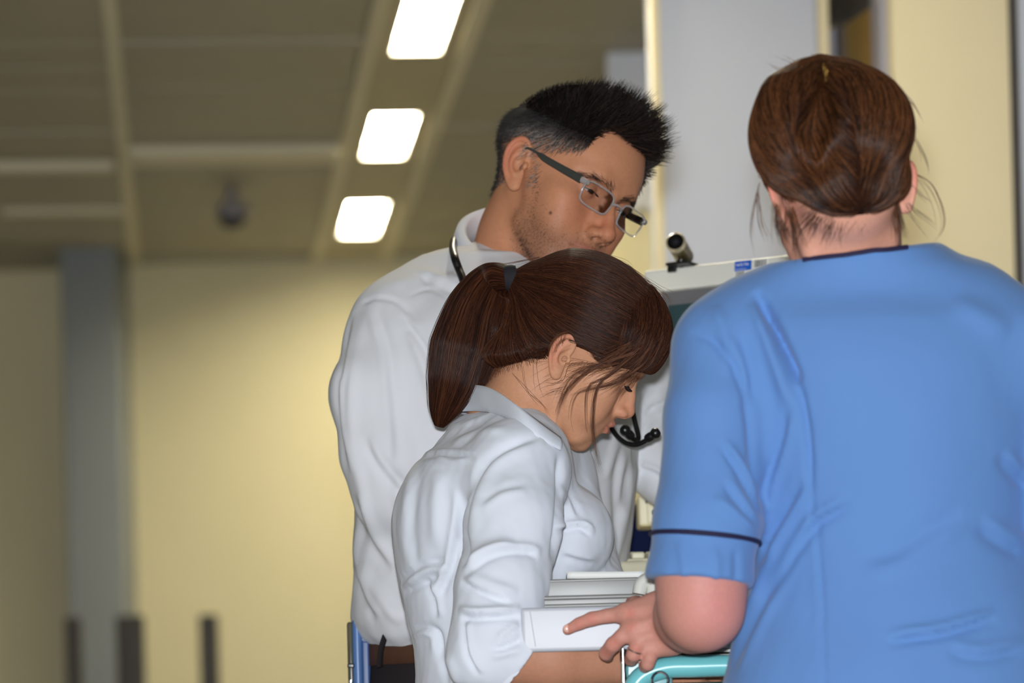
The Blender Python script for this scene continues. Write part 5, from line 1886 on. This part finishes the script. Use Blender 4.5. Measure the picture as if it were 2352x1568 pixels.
NF = [
    ([(1736, 668), (1775, 743), (1815, 835), (1834, 881)], -0.015, 11, 'fold'),
    ([(1738, 690), (1770, 770), (1800, 850), (1828, 930)], 0.009, 18, 'step'),
    ([(1834, 881), (1850, 960), (1857, 1030), (1862, 1130)], -0.008, 8, 'fold'),
    ([(1862, 1120), (1870, 1220), (1880, 1313), (1888, 1440), (1894, 1600)], -0.0022, 6, 'seam'),
    ([(1872, 1180), (1880, 1313), (1888, 1440)], 0.002, 8, 'step'),
    ([(1585, 763), (1630, 778), (1657, 802), (1690, 850), (1710, 907), (1722, 980), (1730, 1064), (1745, 1140), (1757, 1200)], -0.006, 9, 'fold'),
    ([(1690, 770), (1715, 850), (1722, 930)], 0.005, 14, 'step'),
    ([(1640, 700), (1668, 780), (1676, 860)], 0.004, 16, 'fold'),
    ([(1657, 1012), (1697, 1071), (1730, 1130), (1757, 1190)], -0.007, 10, 'step'),
    ([(1640, 1140), (1690, 1180), (1740, 1220)], 0.005, 12, 'fold'),
    ([(1667, 1100), (1700, 1150), (1742, 1205)], -0.005, 10, 'step'),
    ([(1815, 940), (1800, 1020), (1770, 1110), (1758, 1180)], -0.006, 13, 'step'),
    ([(1850, 1110), (1810, 1180), (1775, 1240), (1750, 1300)], -0.008, 14, 'step'),
    ([(1952, 1149), (1905, 1175), (1867, 1202), (1820, 1280), (1762, 1385)], 0.007, 14, 'step'),
    ([(1862, 1215), (1800, 1320), (1740, 1430), (1690, 1540)], -0.006, 14, 'step'),
    ([(1760, 1290), (1735, 1370), (1695, 1450), (1670, 1530)], 0.005, 14, 'fold'),
    ([(2037, 1470), (2095, 1458), (2155, 1450), (2220, 1432), (2286, 1411)], -0.008, 13, 'step'),
    ([(1980, 1300), (2060, 1280), (2140, 1230), (2220, 1190)], 0.004, 26, 'step'),
    ([(2180, 1490), (2260, 1500), (2352, 1480)], -0.005, 16, 'step'),
    ([(2250, 1200), (2310, 1240), (2352, 1260)], -0.006, 20, 'step'),
    ([(2300, 1040), (2340, 1090), (2380, 1120)], -0.006, 16, 'step'),
    ([(2190, 690), (2260, 730), (2320, 770)], 0.004, 26, 'fold'),
    ([(1560, 1240), (1570, 1290), (1572, 1335)], 0.0025, 9, 'fold'),
    ([(1640, 1255), (1645, 1300), (1640, 1345)], 0.0025, 9, 'fold'),
    ([(1690, 1262), (1692, 1300), (1690, 1345)], -0.003, 8, 'fold'),
]
ntun, tV, tQ, tN = cloth('tunic', tf, NF, [(0.0025, 13, 19, (1, 1, .6)), (0.0005, 70, 20, (1, 1, .4))], TUN, nurse)
# navy piping round the sleeve and the neckline
pcn = P(1622, 1236, 3.992)
lp, D = ring(tf, pcn, (-0.115, -.03, -1), 64, r0=.052, rmax=.068, off=-0.0006)
tube_obj('sleeve_piping', lp, 0.0028, NAVY, ntun, 8, closed=True)
dpl = (tV - na_) @ npn
tx_, ty_ = pix(tV)
rim_ = (np.abs(dpl) < .0045) & (tN[:, 1] < 0.1) & (tx_ > 1836) & (tx_ < 2092) & (tV[:, 1] < 4.08)
bins = np.linspace(1838, 2090, 26)
nlp = []
for i in range(25):
    w = rim_ & (tx_ >= bins[i]) & (tx_ < bins[i + 1])
    if w.any():
        k = np.where(w)[0]
        k = k[tV[k, 1] < tV[k, 1].min() + .004]
        nlp.append(tV[k].mean(0) + (0, -.0015, .0005))
nlp = np.array(nlp)
for _ in range(3):
    nlp[1:-1] = .25 * nlp[:-2] + .5 * nlp[1:-1] + .25 * nlp[2:]
tube_obj('neckline_piping', nlp, 0.0026, NAVY, ntun)
SCRUB = mat('navy_scrub_trousers', srgb(30, 34, 66), 0.9)
hipN = P(2060, 1760, 4.03)
legs(nurse, hipN, (hipN[0] - .10, 4.02, 0), (hipN[0] + .10, 4.02, 0), .19, .122, P(0, 1640, 4.03)[2], SCRUB, BLACK, 0)
# ------------------------------------------------------------------ things around the people
M_WHITE = mat('white_plastic', srgb(226, 226, 218), 0.4, noise=(12, .02))
M_IVORY = mat('ivory_plastic', srgb(226, 220, 192), 0.45, noise=(12, .03))
M_BLACKP = mat('black_plastic', srgb(22, 22, 24), 0.3, spec=.5)
M_RUBBER = mat('black_rubber', srgb(16, 16, 18), 0.32, spec=.6)
M_GREYP = mat('grey_plastic', srgb(104, 104, 108), 0.5)
M_SCREEN = mat('dark_teal_screen', srgb(40, 58, 62), 0.18, spec=.5, emit=(srgb(46, 70, 74), .25))
M_NAVYP = mat('navy_panel', srgb(14, 22, 58), 0.8, spec=.1)
M_CHROME = mat('chrome', srgb(230, 230, 232), 0.12, metal=1.0)
M_MINT = mat('mint_enamel', srgb(120, 202, 208), 0.25, spec=.6, coat=.4)
M_MINTG = mat('mint_clear_plastic', srgb(150, 220, 226), 0.2, trans=.45)
M_PAPER = mat('white_paper', srgb(240, 240, 236), 0.8)
M_TRAYC = mat('pale_grey_crease', srgb(200, 200, 204), 0.5)
M_BIND = mat('white_binder_vinyl', srgb(200, 202, 210), 0.4, spec=.5)
M_BLUEL = mat('blue_label', srgb(20, 92, 200), 0.5)
M_INK = mat('black_ink', srgb(50, 48, 46), 0.7)

def text_mesh(name, body, size, origin, right, up, m, parent, slant=0.0):
    cu = bpy.data.curves.new(name, 'FONT')
    cu.body = body
    cu.size = size
    cu.extrude = 0.00003
    cu.shear = slant
    tmp = bpy.data.objects.new(name, cu)
    COL.objects.link(tmp)
    dg = bpy.context.evaluated_depsgraph_get()
    me = bpy.data.meshes.new_from_object(tmp.evaluated_get(dg))
    COL.objects.unlink(tmp)
    bpy.data.objects.remove(tmp)
    n = len(me.vertices)
    co = np.empty(n * 3, np.float32)
    me.vertices.foreach_get('co', co)
    co = co.reshape(-1, 3)
    right, up = np.asarray(right), np.asarray(up)
    nr = np.cross(right, up)
    W = np.asarray(origin) + co[:, :1] * right + co[:, 1:2] * up + co[:, 2:] * nr
    faces = [tuple(p.vertices) for p in me.polygons]
    return meshobj(name, W, faces, m, parent, smooth=False)

# ---- computer cart
MA_, MB_ = P(1478, 621, 5.02), P(1795, 585, 4.905)
mr = MB_ - MA_; mr[2] = 0; mr /= np.linalg.norm(mr)
mang = math.atan2(mr[1], mr[0])
tl = math.radians(-6)
mfwd = np.array((mr[1], -mr[0], 0.0))                 # out of the screen
mup = np.array((0, 0, 1.0)) * math.cos(tl) + mfwd * math.sin(tl) * -1.0
mup = np.array((0, 0, 1.0)) * math.cos(.08) - mfwd * math.sin(.08)
mnr = np.cross(mr, mup)                              # screen normal, towards the viewer
MR = np.stack([mr, -mnr, mup], 1)
MW, MH = 0.37, 0.27
mon0 = MA_.copy()                                     # upper left front corner
def mp(a, b, c=0.0):
    """a right, b down, c out from the monitor's front"""
    return mon0 + mr * a - mup * b + mnr * c
mbase = mp(MW / 2, MH / 2)
mon = empty('monitor', tuple(float(v) for v in (mp(MW / 2, MH, -.04))))
tag(mon, 'white computer monitor with blue asset label behind the person in blue', 'monitor')
TB = 0.030
def mbox(name, a0, a1, b0, b1, c0, c1, m, bev=0.0, par=None):
    c = mp((a0 + a1) / 2, (b0 + b1) / 2, (c0 + c1) / 2)
    return MB().box(c, (a1 - a0, c1 - c0, b1 - b0), MR, bev).build(name, m, par or mon, smooth=bev > 0)
mbox('top_bezel', 0, MW, 0, TB, -.055, 0, M_WHITE, .004)
mbox('side_bezel', 0, .022, TB, MH - .03, -.055, 0, M_WHITE, .003)
mbox('side_bezel', MW - .022, MW, TB, MH - .03, -.055, 0, M_WHITE, .003)
mbox('bottom_bezel', 0, MW, MH - .03, MH, -.055, 0, M_WHITE, .004)
mbox('inner_bezel', .02, MW - .02, TB - .002, MH - .028, -.03, -.010, M_GREYP)
mbox('screen', .034, MW - .034, TB + .018, MH - .045, -.012, -.008, M_SCREEN)
mbox('housing', .015, MW - .015, .012, MH - .012, -.075, -.05, M_WHITE, .01)
def label_at(px, py):
    """monitor front coordinates seen at this place"""
    o = np.array((0, 0, CAMZ)); q = P(px, py, 1.0) - o
    t = ((mon0 - o) @ mnr) / (q @ mnr)
    h = o + q * t - mon0
    return float(h @ mr), float(-(h @ mup))
a0, b0 = label_at(1688, 601); a1, b1 = label_at(1726, 619)
lb = mbox('blue_label', a0, a1, b0, b1, 0.0002, 0.0006, M_BLUEL)
text_mesh('label_text', 'NHS Fife', .0052, mp(a0 + .0022, b0 + (b1 - b0) * .52, .0009), mr, mup, M_PAPER, lb)
text_mesh('label_text', 'Medical Equipment', .0021, mp(a0 + .0012, b0 + (b1 - b0) * .88, .0009), mr, mup, M_PAPER, lb, .3)
a2, b2 = label_at(1690, 624); a3, b3 = label_at(1709, 636)
rb = random.Random(4)
def barcode(a0, a1, b0, b1, par):
    bc = mbox('barcode_label', a0 - .002, a1 + .002, b0 - .001, b1 + .001, .0002, .0004, M_PAPER, 0, par)
    m = MB()
    x = a0
    while x < a1:
        w = rb.choice((.0005, .0009, .0013))
        m.box(mp(x + w / 2, (b0 + b1) / 2, .0006), (w, .0002, b1 - b0), MR)
        x += w + rb.choice((.0005, .0008, .0011))
    m.build('bars', M_INK, bc, smooth=False)
barcode(a2, a3, b2, b3, mon)
text_mesh('asset_number', '29054', .0036, mp(a3 + .003, b3 - .001, .0006), mr, mup, M_INK, mon)
a4, b4 = label_at(1734, 598); a5, b5 = label_at(1762, 612)
barcode(a4, a5, b4, b5, mon)
for k, t in enumerate(('S/N 2041', 'V1 08', '2014')):
    text_mesh('serial_text', t, .0030, mp(a4 + .003, b5 + .0045 + .0042 * k, .0006), mr, mup, M_INK, mon)

# webcam on the monitor's top edge
wa, _ = label_at(1560, 612)
wb = mp(wa, 0, -.01)
cam_o = empty('webcam', tuple(float(v) for v in wb))
tag(cam_o, 'black and silver cylindrical webcam clipped on top of the monitor', 'webcam')
f0 = P(1545, 551, 4.955)
ctr = P(1569, 582, 4.985)
ax = f0 - ctr; ax /= np.linalg.norm(ax)
ax = ax * .8 + np.array((-.02, -.55, .05)); ax /= np.linalg.norm(ax)
wc = P(1562, 573, 4.975)
M_GOLD = mat('bronze_plastic', srgb(110, 98, 62), 0.3, metal=.5)
M_RIM = mat('pale_metal', srgb(222, 208, 178), 0.3, metal=.6)
MB().lathe([(-.030, .004), (-.029, .010), (-.025, .0122), (.018, .0124)], wc, ax, 28).build('barrel', M_GOLD, cam_o)
MB().lathe([(.018, .0124), (.019, .0129), (.026, .0129), (.0275, .0118), (.027, .0108), (.0255, .0108)], wc, ax, 28, False).build('front_ring', M_RIM, cam_o)
MB().lathe([(.0262, .0110), (.0262, .006), (.0250, .0052), (.0250, .0001)], wc, ax, 28).build('front_glass', M_BLACKP, cam_o)
MB().lathe([(.0252, .0042), (.0268, .0030), (.0272, .0001)], wc + np.array((.0005, 0, -.001)), ax, 20).build('lens', mat('lens_glass', (.02, .02, .03, 1), .03, spec=.9), cam_o)
MB().tube([wc - ax * .004, wc - ax * .004 - (0, 0, .012), wb + (0, 0, .004)], [.0055, .0050, .0085], 12).build('neck', M_BLACKP, cam_o)
MB().box(wb + mr * .004 + (0, 0, .002), (.034, .048, .004), MR, .0015).build('clip_foot', M_BLACKP, cam_o)
MB().box(mp(wa - .009, .002, .003), (.013, .005, .011), MR, .002).build('clip_hook', M_BLACKP, cam_o)

# cart: column, shelf, navy panel
cart = empty('computer_cart', (float(mp(MW / 2, 0, -.12)[0]), float(mp(MW / 2, 0, -.12)[1]), 0))
tag(cart, 'white computer cart with navy panel and shelf behind the person in blue', 'computer cart')
cx_, cy_ = mp(MW / 2, 0, -.12)[:2]
zsh = P(1470, 1322, 4.92)[2]
MB().box((cx_, cy_, .75), (.09, .06, 1.40), MR, .01).build('column', M_WHITE, cart)
MB().tube([np.array((cx_, cy_, 1.36)), np.array((cx_, cy_, 1.40)), mp(MW / 2, MH / 2, -.07)], .025, 12).build('monitor_arm', M_GREYP, cart)
sh_c = mp(MW / 2, 0, .02)
MB().box((sh_c[0] - .01, sh_c[1] - .01, zsh - .012), (.50, .36, .022), MR, .008).build('shelf', M_IVORY, cart)
a, b = P(1440, 1170, 5.10), P(1560, 1262, 5.10)
MB().box(((a[0] + b[0]) / 2 + .06, 5.13, (a[2] + b[2]) / 2 - .01), (b[0] - a[0] + .14, .04, .09), None, .006).build('navy_panel', M_NAVYP, cart)
MB().box(((a[0] + b[0]) / 2 + .06, 5.14, (a[2] + b[2]) / 2 - .16), (b[0] - a[0] + .14, .03, .22), None, .006).build('rear_panel', M_IVORY, cart)
for sx in (-1, 1):
    MB().box((cx_ + sx * .2, cy_ - .06, .10), (.05, .52, .05), None, .015).build('foot', M_WHITE, cart)
    for sy in (-1, 1):
        MB().lathe([(-.012, .005), (-.012, .034), (-.008, .038), (.008, .038), (.012, .034), (.012, .005)], (cx_ + sx * .2, cy_ - .06 + sy * .23, .039), (1, 0, 0), 20).build('caster', M_BLACKP, cart)
MB().box((cx_, cy_ - .0, .10), (.40, .08, .05), None, .015).build('crossbar', M_WHITE, cart)
# power box on the navy panel
bx0, bx1 = P(1466, 1134, 5.0), P(1600, 1204, 5.0)
pb = empty('power_box', (float((bx0[0] + bx1[0]) / 2), 5.09, float(bx1[2])))
tag(pb, 'cream wall-type power box with a screw above the keyboard', 'power box')
MB().box(((bx0[0] + bx1[0]) / 2, 5.05, (bx0[2] + bx1[2]) / 2), (bx1[0] - bx0[0], .10, bx0[2] - bx1[2]), None, .004).build('box_body', M_IVORY, pb)
q = P(1503, 1176, 4.997)
MB().box(q + (.02, .001, 0), (.06, .006, .030), None, .003).build('socket_plate', M_IVORY, pb)
MB().lathe([(0, .0035), (.002, .0035), (.003, .002), (.003, .0001)], P(1503, 1176, 4.994), (0, -1, 0), 16).build('screw', M_GREYP, pb)
MB().box(P(1500, 1146, 4.999), (.02, .006, .012), None, .002).build('slot', M_BLACKP, pb)
# keyboard
kc = P(1700, 1296, 4.86)
kb = empty('keyboard', (float(kc[0]), float(kc[1]), float(zsh)))
tag(kb, 'cream computer keyboard on the cart shelf', 'keyboard')
k0 = P(1440, 1310, 4.80)
KR = np.array([[1, 0, 0], [0, 1, 0], [0, 0, 1.0]])
MB().box((k0[0] + .215, k0[1] + .075, zsh + .008), (.43, .15, .016), None, .004).build('keyboard_body', M_IVORY, kb)
km = None
for rrow in range(5):
    for c_ in range(20):
        if km is None:
            o = MB().box((0, 0, 0), (.0165, .0165, .009), None, .003).build('key', M_IVORY)
            km = o.data; COL.objects.unlink(o); bpy.data.objects.remove(o)
        o = bpy.data.objects.new('key', km)
        link(o, kb)
        o.location = Vector((k0[0] + .015 + c_ * .021, k0[1] + .018 + rrow * .027, zsh + .020 + rrow * .0015)) - kb.location

# ---- binder, tray, sheet, clip on the mint trolley
YBD = 4.172
ba, bb = P(1196, 1396, YBD), P(1430, 1496, YBD)
bz0, bz1 = bb[2] + .002, ba[2]
BL = .315
binder = empty('ring_binder', (float(ba[0] + BL / 2), YBD + .13, float(bz0)))
tag(binder, 'thick white ring binder lying flat, held by the person in blue', 'binder')
brot = math.radians(1.0)
bxc = ba[0] + BL / 2
th = bz1 - bz0
MB().box((bxc, YBD + .005, (bz0 + bz1) / 2), (BL, .010, th), None, .0045).build('spine', M_BIND, binder)
MB().box((bxc, YBD + .13, bz1 - .002), (BL, .255, .004), None, .0018).build('cover', M_BIND, binder)
MB().box((bxc, YBD + .13, bz0 + .002), (BL, .255, .004), None, .0018).build('cover', M_BIND, binder)
MB().box((bxc, YBD + .13, (bz0 + bz1) / 2), (BL - .02, .22, th - .012), None, .001).build('paper_block', M_PAPER, binder)
MB().tube([(ba[0] + .010, YBD - .0003, bz1 - .004), (ba[0] + .012, YBD - .0006, bz1 - .02), (ba[0] + .015, YBD - .0003, bz0 + .006)], .0006, 6).build('spine_crease', M_TRAYC, binder)
M_TRAY = mat('clear_grey_plastic', srgb(168, 168, 164), 0.3, trans=.45, ior=1.3)
YTR = 4.215
t0, t1 = P(1234, 1330, YTR), P(1560, 1394, YTR)
tray = empty('plastic_tray', (float((t0[0] + t1[0]) / 2), YTR + .09, float(bz1)))
tag(tray, 'translucent grey plastic tray lying on the white binder', 'tray')
tw = t1[0] - t0[0]
tx = (t0[0] + t1[0]) / 2
zt = t0[2]
zl = P(1234, 1374, YTR)[2]
MB().box((tx, YTR + .004, (bz1 + zl) / 2 + .002), (tw, .006, zl - bz1), None, .002).build('tray_base', M_TRAY, tray)
MB().box((tx, YTR + .09, bz1 + .003), (tw, .18, .005), None, .002).build('tray_floor', M_TRAY, tray)
MB().box((tx, YTR + .002, zl), (tw + .006, .010, .005), None, .002).build('tray_rim', M_TRAY, tray)
MB().box((tx, YTR + .010, (zt + zl) / 2), (tw - .01, .004, zt - zl), None, .0015).build('tray_lid', M_TRAY, tray)
MB().box((tx, YTR + .09, zt - .002), (tw - .01, .165, .003), None, .001).build('lid_top', M_TRAY, tray)
for sx in (-1, 1):
    MB().box((tx + sx * tw / 2, YTR + .09, (bz1 + zt) / 2), (.004, .175, zt - bz1 - .004), None, .0015).build('tray_side', M_TRAY, tray)
s0, s1 = P(1300, 1306, 4.30), P(1420, 1330, 4.30)
sheet = MB()
n = 12
V = []
for i in range(n + 1):
    u = i / n
    for j in range(5):
        v = j / 4
        V.append((s0[0] + u * .085, 4.235 + v * .10, zt - .0004 + .0015 * (1 - u) ** 2))
sheet.add(V, [(i * 5 + j, (i + 1) * 5 + j, (i + 1) * 5 + j + 1, i * 5 + j + 1) for i in range(n) for j in range(4)])
so = sheet.build('paper_sheet', M_PAPER)
tag(so, 'small stack of white paper lying on the plastic tray', 'paper')
sm = so.modifiers.new('thickness', 'SOLIDIFY'); sm.thickness = .0075; sm.offset = 1
c0_ = P(1470, 1362, 4.20)
cl = spline([P(1468, 1364, 4.195), P(1473, 1342, 4.195), P(1487, 1332, 4.195), P(1501, 1340, 4.195), P(1500, 1364, 4.195)], 20)
co_ = MB().tube(cl, .0078, 12, flat=1.6).build('plastic_clip', M_WHITE)
tag(co_, 'small arched white plastic clip at the tray edge', 'clip')

# trolley
tr = empty('medicine_trolley', (float(P(1590, 1500, 4.33)[0]), 4.36, 0))
tag(tr, 'mint green trolley with chrome rods under the white binder', 'trolley')
YT0 = 4.165
r0 = spline([P(1452, 1640, YT0), P(1455, 1585, YT0), P(1478, 1552, YT0), P(1530, 1533, YT0), P(1600, 1530, YT0), P(1670, 1528, YT0), P(1740, 1528, YT0)], 50)
MB().tube(r0, .0118, 16).build('rail', M_MINT, tr)
r1 = r0 + (0, .36, 0)
MB().tube(r1, .0118, 16).build('rail', M_MINT, tr)
ez = P(1430, 1502, YT0)[2]
xle = P(1432, 1530, YT0)[0]; xri = P(1742, 1530, YT0)[0]
MB().box(((xle + xri) / 2, YT0 + .19, ez - .006), (xri - xle - .02, .35, .008), None, .003).build('top_shelf', M_PAPER if False else M_WHITE, tr)
MB().box((xle + .028, YT0 + .012, ez - .05), (.050, .006, .10), None, .004).build('corner_panel', M_MINTG, tr)
for yy_ in (YT0 + .008, YT0 + .37):
    MB().tube([(xle, yy_, ez + .006), (xle, yy_, .10)], .0036, 12).build('chrome_post', M_CHROME, tr)
    MB().tube([(xri, yy_, ez + .006), (xri, yy_, .10)], .0036, 12).build('chrome_post', M_CHROME, tr)
for k in range(5):
    z = ez - .034 - k * .012
    MB().tube([(xle + .05, YT0 + .02, z), (xri, YT0 + .02, z)], .0022, 8).build('basket_wire', M_CHROME, tr)
th_ = np.linspace(0, 2 * math.pi, 25)
rc_ = P(1516, 1562, YT0 - .012)
MB().tube([rc_ + .009 * np.array((math.cos(t), 0, math.sin(t))) for t in th_], .0018, 8, cap=False).build('hook_ring', M_CHROME, tr)
for z in (.75, .35):
    MB().box(((xle + xri) / 2, YT0 + .19, z), (xri - xle - .01, .36, .02), None, .006).build('shelf', M_MINT, tr)
for xx_ in (xle, xri):
    for yy_ in (YT0 + .008, YT0 + .37):
        MB().lathe([(-.012, .005), (-.012, .044), (-.008, .048), (.008, .048), (.012, .044), (.012, .005)], (xx_, yy_, .05), (1, 0, 0), 20).build('caster', M_BLACKP, tr)
pp = P(1625, 1497, 4.22)
po = MB().box((pp[0], 4.24, ez + .002), (.13, .10, .003), None, .001).build('folded_paper', M_PAPER)
tag(po, 'folded white paper on the trolley below the elbow', 'paper')

# ---- stethoscope round the man's neck
ste = empty('stethoscope', tuple(float(v) for v in P(1166, 560, 4.86)))
tag(ste, 'black stethoscope hanging round the neck of the man', 'stethoscope')
dr_ = on_surface(shV, shN, [(1092, 800), (1084, 745), (1074, 690), (1064, 655), (1054, 628)], 8, .0052)
tubepts = list(dr_) + [P(1044, 590, min(4.71, dr_[-1][1] + .01)), P(1041, 566, 4.735), P(1050, 547, 4.78), P(1100, 535, 4.86), P(1180, 560, 4.905),
           P(1270, 600, 4.90), P(1330, 660, 4.86), P(1380, 760, 4.78), P(1425, 850, 4.74), P(1446, 915, 4.72)]
MB().tube(spline(tubepts, 90), .0050, 14).build('tubing', M_RUBBER, ste)
MB().tube(spline([P(1446, 915, 4.72), P(1452, 940, 4.715), P(1460, 975, 4.71), P(1466, 1000, 4.705), P(1463, 1012, 4.70), P(1452, 1006, 4.695), P(1441, 994, 4.69)], 30), .0031, 12).build('ear_tube', M_RUBBER, ste)
MB().tube(spline([P(1385, 940, 4.72), P(1402, 978, 4.71), P(1420, 1004, 4.70), P(1440, 1018, 4.695), P(1462, 1021, 4.69), P(1482, 1012, 4.685), P(1502, 997, 4.68)], 30), .0031, 12).build('ear_tube', M_RUBBER, ste)
for (q, dr) in ((P(1440, 992, 4.688), P(1440, 992, 4.688) - P(1456, 1008, 4.696)), (P(1500, 998, 4.68), P(1500, 998, 4.68) - P(1482, 1010, 4.685))):
    MB().lathe([(-.011, .0040), (-.009, .0052), (-.004, .0056), (-.001, .0050), (.0, .0056), (.003, .0068), (.006, .0066), (.0085, .0045), (.0092, .0005)], q, dr, 20).build('ear_tip', M_RUBBER, ste)
dsk = dr_[0] + (0, -.006, -.006)
MB().lathe([(0, .020), (.003, .022), (.008, .022), (.012, .012), (.02, .006)], dsk, (0, 1, .2), 28).build('chest_piece', M_CHROME, ste)

# ---- blue handset on the man's belt
M_HSB = mat('steel_blue_plastic', srgb(82, 118, 172), 0.35, spec=.5)
M_HSD = mat('dark_blue_plastic', srgb(58, 86, 138), 0.4)
M_CASE = mat('smoky_clear_case', srgb(120, 116, 100), 0.15, trans=.5, ior=1.2)
hz1, hz0 = P(830, 1421, 4.74)[2], P(830, 1640, 4.74)[2]
hs = empty('handset', tuple(float(v) for v in P(836, 1640, 4.76)))
tag(hs, 'blue handset in a clear case clipped on the belt of the man', 'handset')
hmid = (hz0 + hz1) / 2
def hbox(name, x0, x1, Y0, Y1, z0, z1, m, bev):
    a, b = P(x0, 1500, (Y0 + Y1) / 2)[0], P(x1, 1500, (Y0 + Y1) / 2)[0]
    MB().box(((a + b) / 2, (Y0 + Y1) / 2, (z0 + z1) / 2), (b - a, Y1 - Y0, z1 - z0), None, bev).build(name, m, hs)
hbox('body', 812, 834, 4.715, 4.775, hz0, hz1, M_HSB, .0055)
hbox('back_shell', 830, 852, 4.722, 4.77, hz0 + .004, hz1 - .006, M_HSD, .004)
hbox('clear_cover', 800, 815, 4.718, 4.772, hz0, hz1 - .004, M_CASE, .0036)
hbox('keypad', 805, 811, 4.722, 4.768, hz0 + .01, hz1 - .03, M_GREYP, .001)
MB().lathe([(0, .0085), (.0012, .0085), (.0016, .0070), (.0012, .0068), (.0012, .0001)], P(840, 1460, 4.7215), (0, -1, 0), 28).build('round_button', M_HSD, hs)
hbox('belt_clip', 850, 858, 4.73, 4.765, hz0 + .02, hz1 - .010, M_HSB, .0015)
hbox('white_insert', 848, 853, 4.724, 4.74, P(0, 1518, 4.73)[2], P(0, 1478, 4.73)[2], M_WHITE, .001)
hbox('case_latch', 798, 814, 4.714, 4.74, P(0, 1555, 4.73)[2], P(0, 1545, 4.73)[2], M_BLACKP, .0015)
MB().tube([P(806, 1562, 4.712), P(807, 1590, 4.712)], .003, 10).build('chrome_pin', M_CHROME, hs)
